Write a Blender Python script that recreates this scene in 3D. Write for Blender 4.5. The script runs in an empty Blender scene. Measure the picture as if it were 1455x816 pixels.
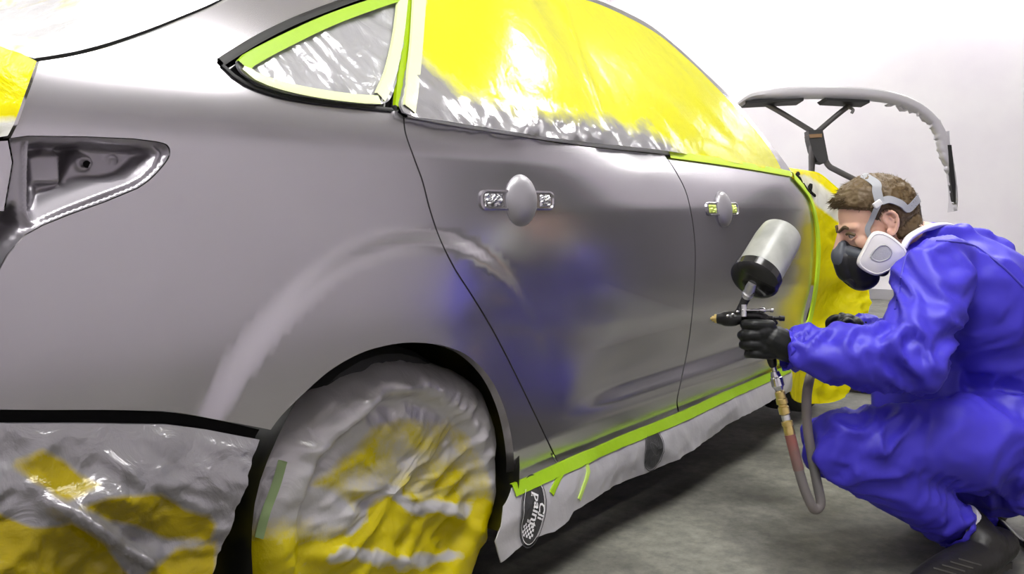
import bpy, bmesh, math, random
from mathutils import Vector, Matrix, noise
from mathutils.geometry import delaunay_2d_cdt
random.seed(7)
scn = bpy.context.scene
COL = scn.collection

# ------------------------------------------------------------------ camera
CAM = Vector((-1.27, -1.175, 0.91)); YAW, PIT, FPX = 0.632, 0.086, 1300.0
cf = Vector((math.cos(YAW)*math.cos(PIT), math.sin(YAW)*math.cos(PIT), -math.sin(PIT)))
cr = Vector((math.sin(YAW), -math.cos(YAW), 0)); cu = cr.cross(cf)
cam_d = bpy.data.cameras.new('camera'); cam = bpy.data.objects.new('camera', cam_d); COL.objects.link(cam)
cam_d.sensor_fit = 'HORIZONTAL'; cam_d.sensor_width = 36; cam_d.lens = 36*FPX/1455; cam_d.clip_start = 0.05
M3 = Matrix((cr, cu, -cf)).transposed(); cam.matrix_world = Matrix.Translation(CAM) @ M3.to_4x4()
scn.camera = cam
# ------------------------------------------------------------------ look
vs = scn.view_settings; vs.view_transform = 'Standard'; vs.look = 'None'; vs.gamma = 1.0; vs.use_curve_mapping = False
vs.exposure = 0.58
w = bpy.data.worlds.new('world'); scn.world = w; w.use_nodes = True
w.node_tree.nodes['Background'].inputs[0].default_value = (0.8, 0.8, 0.85, 1); w.node_tree.nodes['Background'].inputs[1].default_value = 0.05
CEIL_LIGHT = 17.0      # emission of the ceiling fixtures
NEAR_LIGHT = 12.0      # emission of the fixtures above the near side of the car

# ------------------------------------------------------------------ helpers
def mat(name, color, rough=0.5, metal=0.0, **kw):
    m = bpy.data.materials.new(name); m.use_nodes = True
    b = m.node_tree.nodes['Principled BSDF']
    b.inputs['Base Color'].default_value = (*color, 1); b.inputs['Roughness'].default_value = rough; b.inputs['Metallic'].default_value = metal
    for k, v in kw.items(): b.inputs[k.replace('_', ' ')].default_value = v
    return m
def nd(m, t, **kw):
    n = m.node_tree.nodes.new(t)
    for k, v in kw.items(): setattr(n, k, v)
    return n
def lk(m, a, b): m.node_tree.links.new(a, b)
def bsdf(m): return m.node_tree.nodes['Principled BSDF']
def add_bump(m, scale, strength, dist=0.01, detail=4, rough=0.6, kind='noise', stretch=None):
    tc = nd(m, 'ShaderNodeTexCoord'); src = tc.outputs['Object']
    if stretch:
        mp = nd(m, 'ShaderNodeMapping'); mp.inputs['Scale'].default_value = stretch; lk(m, src, mp.inputs[0]); src = mp.outputs[0]
    n = nd(m, 'ShaderNodeTexNoise'); n.inputs['Scale'].default_value = scale; n.inputs['Detail'].default_value = detail; n.inputs['Roughness'].default_value = rough
    if kind == 'ridge':
        n.noise_type = 'RIDGED_MULTIFRACTAL'
    lk(m, src, n.inputs['Vector'])
    b = nd(m, 'ShaderNodeBump'); b.inputs['Strength'].default_value = strength; b.inputs['Distance'].default_value = dist
    lk(m, n.outputs[0], b.inputs['Height']); lk(m, b.outputs[0], bsdf(m).inputs['Normal'])
    return n
def color_noise(m, c1, c2, scale, lo=.35, hi=.65, detail=5):
    tc = nd(m, 'ShaderNodeTexCoord'); n = nd(m, 'ShaderNodeTexNoise'); n.inputs['Scale'].default_value = scale; n.inputs['Detail'].default_value = detail
    lk(m, tc.outputs['Object'], n.inputs['Vector'])
    r = nd(m, 'ShaderNodeValToRGB'); r.color_ramp.elements[0].position = lo; r.color_ramp.elements[1].position = hi
    r.color_ramp.elements[0].color = (*c1, 1); r.color_ramp.elements[1].color = (*c2, 1)
    lk(m, n.outputs[0], r.inputs[0]); lk(m, r.outputs[0], bsdf(m).inputs['Base Color']); return r
def empty(name, loc=(0, 0, 0)):
    o = bpy.data.objects.new(name, None); COL.objects.link(o); o.location = loc; o.empty_display_size = .05; return o
def tag(o, label=None, cat=None, group=None, kind=None):
    if label: o['label'] = label
    if cat: o['category'] = cat
    if group: o['group'] = group
    if kind: o['kind'] = kind
    return o
def link(name, me, m, parent=None, smooth=True):
    o = bpy.data.objects.new(name, me); COL.objects.link(o)
    if m: 
        me.materials.clear()
        for mm in (m if isinstance(m, (list, tuple)) else [m]): me.materials.append(mm)
    if smooth and len(me.polygons): me.polygons.foreach_set('use_smooth', [True]*len(me.polygons))
    if parent:
        o.parent = parent; o.matrix_parent_inverse = Matrix.Translation(-parent.location)
    return o
def mesh(name, V, F, m, parent=None, smooth=True):
    me = bpy.data.meshes.new(name); me.from_pydata([tuple(v) for v in V], [], F); me.update()
    return link(name, me, m, parent, smooth)
def from_bm(name, bm, m, parent=None, smooth=False):
    me = bpy.data.meshes.new(name); bm.to_mesh(me); bm.free(); return link(name, me, m, parent, smooth)
def autosmooth(o, ang=35):
    me = o.data; me.polygons.foreach_set('use_smooth', [True]*len(me.polygons))
    bm = bmesh.new(); bm.from_mesh(me); a = math.radians(ang)
    for e in bm.edges:
        e.smooth = not (len(e.link_faces) == 2 and e.calc_face_angle(0) > a)
    bm.to_mesh(me); bm.free(); return o
def sstep(a, b, x):
    if a == b: return float(x > a)
    t = min(1, max(0, (x-a)/(b-a))); return t*t*(3-2*t)
def spline(pts, n=8, closed=False):
    """Catmull-Rom through the points (any dimension)"""
    P = [tuple(p) for p in pts]; out = []; N = len(P)
    rng = range(N if closed else N-1)
    for i in rng:
        if closed: a, b, c, d = P[i-1], P[i], P[(i+1) % N], P[(i+2) % N]
        else: a, b, c, d = P[max(i-1, 0)], P[i], P[i+1], P[min(i+2, N-1)]
        for k in range(n):
            t = k/n
            out.append(tuple(.5*((2*b[j])+(-a[j]+c[j])*t+(2*a[j]-5*b[j]+4*c[j]-d[j])*t*t+(-a[j]+3*b[j]-3*c[j]+d[j])*t**3) for j in range(len(b))))
    if not closed: out.append(P[-1])
    return out
def resample(P, step):
    P = [Vector(p) for p in P]; out = [P[0]]; L = 0
    tot = sum((P[i+1]-P[i]).length for i in range(len(P)-1)); n = max(2, int(tot/step)); d = tot/n
    acc = 0; k = 1
    for i in range(len(P)-1):
        seg = (P[i+1]-P[i]).length
        while k <= n and acc+seg >= k*d-1e-9:
            out.append(P[i].lerp(P[i+1], (k*d-acc)/seg if seg > 0 else 0)); k += 1
        acc += seg
    return out

# ------------------------------------------------------------------ survey of the photo: camera rays meeting real surfaces
def ray(px, py): return cf + cr*((px-727.5)/FPX) - cu*((py-408)/FPX)
def at(px, py, d): return CAM + ray(px, py)*d
def proj(p):
    q = Vector(p)-CAM; D = q.dot(cf); return (727.5+FPX*q.dot(cr)/D, 408-FPX*q.dot(cu)/D)
def softplus(t, k=.012):
    if t/k > 30: return t
    if t/k < -30: return 0
    return k*math.log(1+math.exp(t/k))
WX, WZ, WR = 0.02, 0.33, 0.335        # rear wheel centre, radius
def S(X, Z):
    """depth of the car's side skin (y) at car position X (forward) and height Z"""
    y = .14*max(0, -.2-X)**2 + .06*max(0, X-1.6)**2
    w1 = 1-sstep(.15, .8, X); w2 = sstep(.3, 1.0, X)
    y += w1*.17*softplus(Z-1.008, .003) + w1*.24*softplus(Z-1.062, .02) + w2*.22*softplus(Z-.905, .004) + w2*.10*softplus(Z-1.0, .01)
    y += .30*max(0, Z-1.04)**2 + .10*max(0, Z-1.12)
    y += .10*(Z-.80)**2
    # lower door scoop and sill tuck
    ds = sstep(.55, .9, X)
    y += ds*(.022*sstep(.62, .46, Z) - .020*sstep(.44, .385, Z)) + .35*max(0, .36-Z)
    # wheel arch flare
    rho = math.hypot(X-WX, (Z-WZ)*1.0)
    if Z > 0: y -= .014*sstep(.550, .498, rho)*(sstep(.50, .08, X-WX) if X > WX else sstep(.9, .2, WX-X)) 
    return y
def hit(px, py, off=0.0, fn=None):
    fn = fn or S; d = ray(px, py); t = .3; st = .04
    g = lambda t: CAM.y+d.y*t-fn(CAM.x+d.x*t, CAM.z+d.z*t)-off
    while t < 14 and g(t) <= 0: t += st
    lo, hi = t-st, t
    for _ in range(26):
        m = (lo+hi)/2
        if g(m) > 0: hi = m
        else: lo = m
    return CAM+d*hi
def XZ(px, py, fn=None):
    h = hit(px, py, 0, fn); return (h.x, h.z)
def nrm(fn, X, Z, e=.002):
    dx = (fn(X+e, Z)-fn(X-e, Z))/(2*e); dz = (fn(X, Z+e)-fn(X, Z-e))/(2*e)
    return Vector((dx, -1, dz)).normalized()
def inside(p, poly):
    x, z = p; c = False; n = len(poly); j = n-1
    for i in range(n):
        xi, zi = poly[i]; xj, zj = poly[j]
        if (zi > z) != (zj > z) and x < (xj-xi)*(z-zi)/(zj-zi)+xi: c = not c
        j = i
    return c
def sdf(p, poly):
    """signed distance, positive inside"""
    x, y = p; best = 1e18; n = len(poly)
    for i in range(n):
        ax, ay = poly[i]; bx, by = poly[(i+1) % n]; dx, dy = bx-ax, by-ay
        L = dx*dx+dy*dy; t = 0 if L == 0 else max(0, min(1, ((x-ax)*dx+(y-ay)*dy)/L))
        q = (x-ax-dx*t)**2+(y-ay-dy*t)**2
        if q < best: best = q
    d = math.sqrt(best); return d if inside(p, poly) else -d
def offset_poly(P, d):
    """inset a closed 2D polygon by d (either winding)"""
    n = len(P); A = sum(P[i][0]*P[(i+1) % n][1]-P[(i+1) % n][0]*P[i][1] for i in range(n)); s = 1 if A > 0 else -1
    out = []
    for i in range(n):
        a, b, c = Vector(P[i-1]), Vector(P[i]), Vector(P[(i+1) % n])
        t1 = (b-a).normalized() if (b-a).length > 1e-9 else Vector((0, 0)); t2 = (c-b).normalized() if (c-b).length > 1e-9 else t1
        t = (t1+t2); t = t.normalized() if t.length > 1e-6 else t1
        nn = Vector((-t.y, t.x))*s; out.append(tuple(b+nn*d))
    return out
def seg(*pts, n=6): return spline(pts, n)
def outline(*segs, fn=None):
    """px polyline segments -> closed XZ polygon on the skin"""
    px = []
    for s in segs:
        for p in s:
            if not px or (abs(px[-1][0]-p[0])+abs(px[-1][1]-p[1])) > .3: px.append(p)
    return [XZ(*p, fn=fn) for p in px]
def dens(P, step):
    out = []; n = len(P)
    for i in range(n):
        a, b = Vector(P[i]), Vector(P[(i+1) % n]); k = max(1, int((b-a).length/step))
        for j in range(k): out.append(tuple(a.lerp(b, j/k)))
    return out
def sheet(name, poly, m, parent=None, fn=None, holes=(), step=.02, rim=0.018, jitter=True, normals=True, rim_sign=1, attr=None, rim_out=0.0):
    """surface y=fn(X,Z) over an XZ polygon with a folded rim"""
    fn = fn or S
    loops = [dens(poly, step)]+[dens(h, step) for h in holes]
    pts = []; edges = []
    for L in loops:
        b = len(pts); pts += [Vector(p) for p in L]; edges += [(b+i, b+(i+1) % len(L)) for i in range(len(L))]
    nb = len(pts)
    xs = [p[0] for p in loops[0]]; zs = [p[1] for p in loops[0]]
    nx = int((max(xs)-min(xs))/step)+1; nz = int((max(zs)-min(zs))/step)+1
    bset = {}
    for p in pts: bset.setdefault((int(p.x/step), int(p.y/step)), []).append(p)
    for i in range(nx+1):
        for k in range(nz+1):
            x = min(xs)+(i+.5*(k % 2))*step; z = min(zs)+k*step
            c = (int(x/step), int(z/step)); near = False
            for a in (-1, 0, 1):
                for b in (-1, 0, 1):
                    for q in bset.get((c[0]+a, c[1]+b), ()):
                        if (q.x-x)**2+(q.y-z)**2 < (step*.55)**2: near = True; break
            if near or not inside((x, z), loops[0]) or any(inside((x, z), h) for h in loops[1:]): continue
            pts.append(Vector((x, z)))
    V, E_, F_, *_r = delaunay_2d_cdt(pts, edges, [], 0, 1e-7)
    F = []
    for f in F_:
        cx = sum(V[i].x for i in f)/len(f); cz = sum(V[i].y for i in f)/len(f)
        if inside((cx, cz), loops[0]) and not any(inside((cx, cz), h) for h in loops[1:]):
            a, b, c = V[f[0]], V[f[1]], V[f[2]]
            F.append(tuple(f) if ((b-a).cross(c-a)) > 0 else tuple(reversed(f)))   # facing -Y
    used = sorted({i for f in F for i in f}); mp = {o: i for i, o in enumerate(used)}
    V2 = [V[i] for i in used]; F = [tuple(mp[i] for i in f) for f in F]
    P = [Vector((v.x, fn(v.x, v.y), v.y)) for v in V2]
    N = [nrm(fn, v.x, v.y) for v in V2] if normals else None
    nface = len(F)
    if rim:
        cnt = {}
        for f in F:
            for a, b in zip(f, f[1:]+f[:1]): cnt[(a, b)] = 1
        be = [(a, b) for (a, b) in cnt if (b, a) not in cnt]
        base = {}
        for a, b in be:
            t = (V2[b]-V2[a]); t = t.normalized() if t.length > 0 else Vector((1, 0)); n2 = Vector((t.y, -t.x))
            for q in (a, b): base.setdefault(q, []).append(n2)
        ids = {}
        for q, ns in base.items():
            n2 = sum(ns, Vector((0, 0))); n2 = n2.normalized() if n2.length > 1e-6 else ns[0]
            p = P[q]
            ids[q] = (len(P), len(P)+1); P.append(p.copy()); P.append(p+Vector((n2.x*rim_out, rim, n2.y*rim_out)))
            if N is not None: N += [Vector((n2.x, 0, n2.y))]*2
        for a, b in be: F.append((ids[a][0], ids[a][1], ids[b][1], ids[b][0]))
    o = mesh(name, P, F, m, parent)
    if attr:
        at_ = o.data.attributes.new('spray', 'FLOAT', 'POINT')
        at_.data.foreach_set('value', [attr(p) for p in P])
    if N is not None: o.data.normals_split_custom_set_from_vertices([tuple(n) for n in N])
    return o
def ribbon(name, pxs, width, m, parent=None, fn=None, off=.003, n=8, step=.02, wfun=None, world=None):
    """adhesive strip or trim following the skin; width in metres"""
    fn = fn or S
    c = [Vector(XZ(*p, fn=fn)) for p in (spline(pxs, n))] if world is None else [Vector(p) for p in spline(world, n)]
    c = resample(c, step); V = []; F = []; L = len(c)
    for i, p in enumerate(c):
        t = (c[min(i+1, L-1)]-c[max(i-1, 0)]).normalized(); q = Vector((-t.y, t.x)); W = width*(wfun(i/(L-1)) if wfun else 1)
        for k, (s, dy) in enumerate(((-.5, .004), (-.5, -off), (0, -off*1.3), (.5, -off), (.5, .004))):
            a = p+q*s*W; V.append((a.x, fn(a.x, a.y)+dy, a.y))
    for i in range(L-1):
        for k in range(4): a = i*5+k; F.append((a, a+1, a+6, a+5))
    o = mesh(name, V, F, m, parent); fix_normals(o); return autosmooth(o, 50)
def fix_normals(o):
    bm = bmesh.new(); bm.from_mesh(o.data); bmesh.ops.recalc_face_normals(bm, faces=bm.faces[:]); bm.to_mesh(o.data); bm.free(); return o
def tube_geo(path, radii, sides=12, cap=True, squash=None, upv=None):
    P = [Vector(p) for p in path]; n = len(P)
    if not isinstance(radii, (list, tuple)): radii = [radii]*n
    V = []; F = []; prev = upv
    for i, p in enumerate(P):
        t = (P[min(i+1, n-1)]-P[max(i-1, 0)]).normalized()
        if prev is None: prev = Vector((0, 0, 1)) if abs(t.z) < .9 else Vector((1, 0, 0))
        a = t.cross(prev).normalized(); b = a.cross(t).normalized(); prev = b
        r = radii[i]; ra, rb = (r if isinstance(r, (list, tuple)) else (r, r))
        for k in range(sides):
            th = 2*math.pi*k/sides; V.append(p+a*ra*math.cos(th)+b*rb*math.sin(th))
    for i in range(n-1):
        for k in range(sides):
            k2 = (k+1) % sides; F.append((i*sides+k, (i+1)*sides+k, (i+1)*sides+k2, i*sides+k2))
    if cap: F.append(tuple(range(sides))); F.append(tuple(reversed(range((n-1)*sides, n*sides))))
    return V, F
def tube(name, path, radii, m, parent=None, sides=12, n=6, smooth=True, ang=40, **kw):
    rad = radii
    if n > 1 and len(path) > 2:
        if isinstance(radii, (list, tuple)):
            q = spline([tuple(p)+((r,) if not isinstance(r, (list, tuple)) else tuple(r)) for p, r in zip(path, radii)], n)
            path = [x[:3] for x in q]; rad = [x[3] if len(x) == 4 else (x[3], x[4]) for x in q]
        else: path = spline([tuple(p) for p in path], n)
    V, F = tube_geo(path, rad, sides, **kw); o = mesh(name, V, F, m, parent); fix_normals(o)
    return autosmooth(o, ang)
def lathe(name, origin, axis, prof, m, parent=None, sides=32, ang=35):
    """profile: list of (distance along the axis, radius)"""
    ax = Vector(axis).normalized(); a = ax.orthogonal().normalized(); b = ax.cross(a); V = []; F = []
    for (h, r) in prof:
        for k in range(sides):
            th = 2*math.pi*k/sides; V.append(Vector(origin)+ax*h+(a*math.cos(th)+b*math.sin(th))*max(r, 1e-4))
    for i in range(len(prof)-1):
        for k in range(sides):
            k2 = (k+1) % sides; F.append((i*sides+k, i*sides+k2, (i+1)*sides+k2, (i+1)*sides+k))
    F.append(tuple(reversed(range(sides)))); F.append(tuple(range((len(prof)-1)*sides, len(prof)*sides)))
    o = mesh(name, V, F, m, parent); fix_normals(o); return autosmooth(o, ang)
def box_geo(c, ax, ay, az, hx, hy, hz):
    V = []
    for i in (-1, 1):
        for j in (-1, 1):
            for k in (-1, 1): V.append(Vector(c)+ax*hx*i+ay*hy*j+az*hz*k)
    F = [(0, 1, 3, 2), (4, 6, 7, 5), (0, 4, 5, 1), (2, 3, 7, 6), (0, 2, 6, 4), (1, 5, 7, 3)]
    return V, F
AX, AY, AZ = Vector((1, 0, 0)), Vector((0, 1, 0)), Vector((0, 0, 1))
def box(name, c, h, m, parent=None, axes=(AX, AY, AZ), bev=0.0):
    V, F = box_geo(c, *axes, *h); bm = bmesh.new(); vs_ = [bm.verts.new(v) for v in V]
    for f in F: bm.faces.new([vs_[i] for i in f])
    if bev: bmesh.ops.bevel(bm, geom=bm.edges[:], offset=bev, segments=3, profile=.5, affect='EDGES')
    bmesh.ops.recalc_face_normals(bm, faces=bm.faces[:]); o = from_bm(name, bm, m, parent); return autosmooth(o, 30)
def merge(parts):
    V = []; F = []
    for v, f in parts: b = len(V); V += v; F += [tuple(b+i for i in q) for q in f]
    return V, F
def ridged(x, y, z): return 1-abs(noise.noise(Vector((x, y, z))))*2
def crumple(u, v, seed=0.0, f=7.0):
    """creased plastic sheet: sharp fold lines in several directions, 0..1-ish"""
    wx = noise.noise(Vector((u*2.1, v*2.1, seed+9)))*.25; wy = noise.noise(Vector((u*2.1+5, v*2.1, seed+3)))*.25
    u += wx; v += wy; h = 0; 
    for i, (a, fs, am) in enumerate(((.5, 1, .5), (1.9, 1.3, .4), (2.7, 2.1, .26), (.1, 3.3, .16), (1.2, 5.5, .08))):
        c, s = math.cos(a+seed), math.sin(a+seed); p = (u*c+v*s)*f*fs; q = (-u*s+v*c)*f*fs*.42
        n = abs(noise.noise(Vector((p, q, seed*3+i*7.7))))
        h += am*(1-min(1, n*2.4))
    return h
def evaluated(o):
    dg = bpy.context.evaluated_depsgraph_get(); dg.update()
    return bpy.data.meshes.new_from_object(o.evaluated_get(dg))
def remeshed(parts, voxel, smooth_iter=4, fac=.5):
    V, F = merge(parts); me = bpy.data.meshes.new('t'); me.from_pydata([tuple(v) for v in V], [], F); me.update()
    o = bpy.data.objects.new('t', me); COL.objects.link(o)
    r = o.modifiers.new('r', 'REMESH'); r.mode = 'VOXEL'; r.voxel_size = voxel
    s = o.modifiers.new('s', 'SMOOTH'); s.factor = fac; s.iterations = smooth_iter
    out = evaluated(o); bpy.data.objects.remove(o); return out
def ball(c, r, ax=(AX, AY, AZ), seg_=20, rings=12):
    r = (r, r, r) if not isinstance(r, (list, tuple)) else r; V = []; F = []
    c = Vector(c); V.append(c+ax[2]*r[2])
    for i in range(1, rings):
        ph = math.pi*i/rings
        for k in range(seg_):
            th = 2*math.pi*k/seg_; V.append(c+ax[0]*r[0]*math.sin(ph)*math.cos(th)+ax[1]*r[1]*math.sin(ph)*math.sin(th)+ax[2]*r[2]*math.cos(ph))
    V.append(c-ax[2]*r[2]); last = len(V)-1
    for k in range(seg_): F.append((0, 1+k, 1+(k+1) % seg_))
    for i in range(rings-2):
        for k in range(seg_):
            a = 1+i*seg_+k; b = 1+i*seg_+(k+1) % seg_; F.append((a, a+seg_, b+seg_, b))
    for k in range(seg_): F.append((last, last-seg_+(k+1) % seg_, last-seg_+k))
    return V, F
def limb(pts, radii, sides=20, n=5, upv=None):
    """tapered limb with round ends, as closed geometry"""
    q = spline([tuple(p)+tuple(r if isinstance(r, (list, tuple)) else (r, r)) for p, r in zip(pts, radii)], n)
    path = [Vector(x[:3]) for x in q]; rr = [(max(x[3], .002), max(x[4], .002)) for x in q]
    d0 = (path[0]-path[1]).normalized(); d1 = (path[-1]-path[-2]).normalized(); a0, a1 = min(rr[0]), min(rr[-1])
    pre = [(path[0]+d0*a0*math.sin(t), tuple(x*math.cos(t) for x in rr[0])) for t in (1.5, 1.2, .9, .6, .3)]
    post = [(path[-1]+d1*a1*math.sin(t), tuple(x*math.cos(t) for x in rr[-1])) for t in (.3, .6, .9, 1.2, 1.5)]
    P = [x[0] for x in pre]+path+[x[0] for x in post]; R = [x[1] for x in pre]+rr+[x[1] for x in post]
    return tube_geo(P, R, sides, True, upv=upv)

# ------------------------------------------------------------------ materials
M = {}
def paint_mat():
    m = mat('grey_metallic_paint', (.50, .485, .51), .27, .9); b = bsdf(m)
    b.inputs['Coat Weight'].default_value = .35; b.inputs['Coat Roughness'].default_value = .12
    tc = nd(m, 'ShaderNodeTexCoord'); n = nd(m, 'ShaderNodeTexNoise'); n.inputs['Scale'].default_value = 5; n.inputs['Detail'].default_value = 3
    lk(m, tc.outputs['Object'], n.inputs['Vector']); r = nd(m, 'ShaderNodeMapRange'); r.inputs[3].default_value = .17; r.inputs[4].default_value = .25
    lk(m, n.outputs[0], r.inputs[0]); lk(m, r.outputs[0], b.inputs['Roughness']); return m
M['paint'] = paint_mat()
M['primer'] = mat('inner_paint', (.30, .285, .31), .33, .7, Coat_Weight=.4)
M['dark'] = mat('dark_void', (.006, .006, .006), .8, 0, Specular_IOR_Level=.1)
M['cover_paint'] = mat('pale_grey_matt_paint', (.34, .33, .35), .38, .5)
M['trim'] = mat('black_rubber_trim', (.012, .012, .012), .45, 0, Specular_IOR_Level=.3)
M['chrome'] = mat('polished_metal', (.75, .75, .76), .15, 1)
M['steel'] = mat('satin_metal', (.8, .8, .8), .42, .9)
M['foil'] = mat('crumpled_foil_tape', (.62, .62, .63), .22, 1); add_bump(M['foil'], 60, 1, .02, kind='ridge')
M['lime'] = mat('lime_masking_tape', (.27, .45, .004), .45); add_bump(M['lime'], 40, .3, .003)
M['pale_tape'] = mat('pale_clear_tape', (.72, .80, .42), .25); add_bump(M['pale_tape'], 40, .4, .004)
def film_mat(name, yellow, grey, rough=.28, metal=.35, bump=.5, transl=.25, seed=0.0):
    m = mat(name, grey, rough, metal); b = bsdf(m)
    a = nd(m, 'ShaderNodeAttribute'); a.attribute_name = 'spray'
    tc = nd(m, 'ShaderNodeTexCoord'); n = nd(m, 'ShaderNodeTexNoise'); n.inputs['Scale'].default_value = 9; n.inputs['Detail'].default_value = 6; n.inputs['Roughness'].default_value = .65
    lk(m, tc.outputs['Object'], n.inputs['Vector'])
    ad = nd(m, 'ShaderNodeMath', operation='MULTIPLY_ADD'); lk(m, n.outputs[0], ad.inputs[0]); ad.inputs[1].default_value = 1.1; lk(m, a.outputs['Fac'], ad.inputs[2])
    mr = nd(m, 'ShaderNodeMapRange'); mr.inputs[1].default_value = .85; mr.inputs[2].default_value = 1.25; lk(m, ad.outputs[0], mr.inputs[0])
    mx = nd(m, 'ShaderNodeMix', data_type='RGBA'); lk(m, mr.outputs[0], mx.inputs[0]); mx.inputs[6].default_value = (*yellow, 1); mx.inputs[7].default_value = (*grey, 1)
    lk(m, mx.outputs[2], b.inputs['Base Color'])
    mm = nd(m, 'ShaderNodeMath', operation='MULTIPLY'); lk(m, mr.outputs[0], mm.inputs[0]); mm.inputs[1].default_value = metal; lk(m, mm.outputs[0], b.inputs['Metallic'])
    n2 = nd(m, 'ShaderNodeTexNoise'); n2.inputs['Scale'].default_value = 16; n2.inputs['Detail'].default_value = 5; n2.inputs['Distortion'].default_value = .6; lk(m, tc.outputs['Object'], n2.inputs['Vector'])
    bp = nd(m, 'ShaderNodeBump'); bp.inputs['Strength'].default_value = bump; bp.inputs['Distance'].default_value = .012; lk(m, n2.outputs[0], bp.inputs['Height']); lk(m, bp.outputs[0], b.inputs['Normal'])
    if transl:
        t = nd(m, 'ShaderNodeBsdfTranslucent'); lk(m, mx.outputs[2], t.inputs[0]); s = nd(m, 'ShaderNodeMixShader'); s.inputs[0].default_value = transl
        out = m.node_tree.nodes['Material Output']; lk(m, b.outputs[0], s.inputs[1]); lk(m, t.outputs[0], s.inputs[2]); lk(m, s.outputs[0], out.inputs[0])
    return m
M['film'] = film_mat('dimmed_yellow_film_with_grey_overspray', (.34, .26, .0), (.34, .33, .345), .22, .5, bump=.9)  # bumper copy: yellow darkened, the dimmer light there is put into the colour
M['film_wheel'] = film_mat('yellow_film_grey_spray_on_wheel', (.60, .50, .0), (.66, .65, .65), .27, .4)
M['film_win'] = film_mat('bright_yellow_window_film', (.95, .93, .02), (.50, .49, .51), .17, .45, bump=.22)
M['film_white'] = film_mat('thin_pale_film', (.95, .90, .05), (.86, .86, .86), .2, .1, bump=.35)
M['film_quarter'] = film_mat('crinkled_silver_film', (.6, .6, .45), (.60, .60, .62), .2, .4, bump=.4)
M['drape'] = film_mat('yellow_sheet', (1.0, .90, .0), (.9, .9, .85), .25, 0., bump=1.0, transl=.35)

# ------------------------------------------------------------------ the room
def plane(name, pts, m, kind='structure', sub=None):
    o = mesh(name, pts, [tuple(range(len(pts)))], m, None, False); tag(o, kind=kind); return o
X0, X1, Y0, Y1, H = -4.2, 8.3, -3.3, 4.4, 3.5
mf = mat('worn_concrete_floor', (.2, .2, .18), .55)
def floor_mat(m):
    b = bsdf(m); tc = nd(m, 'ShaderNodeTexCoord')
    n1 = nd(m, 'ShaderNodeTexNoise'); n1.inputs['Scale'].default_value = 1.6; n1.inputs['Detail'].default_value = 7; n1.inputs['Roughness'].default_value = .6
    n2 = nd(m, 'ShaderNodeTexNoise'); n2.inputs['Scale'].default_value = 22; n2.inputs['Detail'].default_value = 8; n2.inputs['Roughness'].default_value = .7
    lk(m, tc.outputs['Object'], n1.inputs['Vector']); lk(m, tc.outputs['Object'], n2.inputs['Vector'])
    r1 = nd(m, 'ShaderNodeValToRGB'); e = r1.color_ramp.elements; e[0].position = .36; e[0].color = (.05, .049, .041, 1); e[1].position = .62; e[1].color = (.225, .222, .190, 1)
    lk(m, n1.outputs[0], r1.inputs[0])
    r2 = nd(m, 'ShaderNodeValToRGB'); e = r2.color_ramp.elements; e[0].position = .35; e[0].color = (.62, .62, .62, 1); e[1].position = .7; e[1].color = (1.25, 1.25, 1.2, 1)
    lk(m, n2.outputs[0], r2.inputs[0])
    mx = nd(m, 'ShaderNodeMix', data_type='RGBA', blend_type='MULTIPLY'); mx.inputs[0].default_value = 1; lk(m, r1.outputs[0], mx.inputs[6]); lk(m, r2.outputs[0], mx.inputs[7])
    lk(m, mx.outputs[2], b.inputs['Base Color'])
    bp = nd(m, 'ShaderNodeBump'); bp.inputs['Strength'].default_value = .25; bp.inputs['Distance'].default_value = .004; lk(m, n2.outputs[0], bp.inputs['Height']); lk(m, bp.outputs[0], b.inputs['Normal'])
floor_mat(mf)
mw = mat('white_booth_wall', (.80, .775, .81), .55)
def wall_mat(m):
    b = bsdf(m); tc = nd(m, 'ShaderNodeTexCoord'); n = nd(m, 'ShaderNodeTexNoise'); n.inputs['Scale'].default_value = 1.3; n.inputs['Detail'].default_value = 4
    lk(m, tc.outputs['Object'], n.inputs['Vector']); r = nd(m, 'ShaderNodeValToRGB'); e = r.color_ramp.elements; e[0].position = .3; e[0].color = (.72, .68, .74, 1); e[1].position = .7; e[1].color = (.82, .80, .82, 1)
    lk(m, n.outputs[0], r.inputs[0])
    # brushed vertical panel joints
    br = nd(m, 'ShaderNodeTexWave', wave_type='BANDS', bands_direction='DIAGONAL'); br.inputs['Scale'].default_value = .01
    lk(m, r.outputs[0], b.inputs['Base Color'])
wall_mat(mw)
mc = mat('white_ceiling', (.85, .85, .86), .6)
plane('floor', [(X0, Y0, 0), (X1, Y0, 0), (X1, Y1, 0), (X0, Y1, 0)], mf)
plane('ceiling', [(X0, Y0, H), (X0, Y1, H), (X1, Y1, H), (X1, Y0, H)], mc)
plane('wall_front', [(X1, Y0, 0), (X1, Y0, H), (X1, Y1, H), (X1, Y1, 0)], mw)
mdk = mat('grey_booth_wall', (.50, .465, .515), .6)
plane('wall_rear', [(X0, Y0, 0), (X0, Y1, 0), (X0, Y1, H), (X0, Y0, H)], mdk)
plane('wall_left', [(X0, Y1, 0), (X1, Y1, 0), (X1, Y1, H), (X0, Y1, H)], mw)
plane('wall_right', [(X0, Y0, 0), (X0, Y0, H), (X1, Y0, H), (X1, Y0, 0)], mdk)
mdarkener = mat('dark_grey_reflection_panel', (.05, .05, .052), .6)  # dark panels added out of view to darken reflections in the car doors
tag(box('reflection_darkener_1', (5.9, Y0+.035, 1.12), (1.95, .025, 1.10), mdarkener, bev=.01), kind='structure')
tag(box('reflection_darkener_2', (X1-.035, -2.05, 1.12), (.025, 1.0, 1.10), mdarkener, bev=.01), kind='structure')
mtrim = mat('grey_skirting', (.35, .34, .36), .5)
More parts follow.
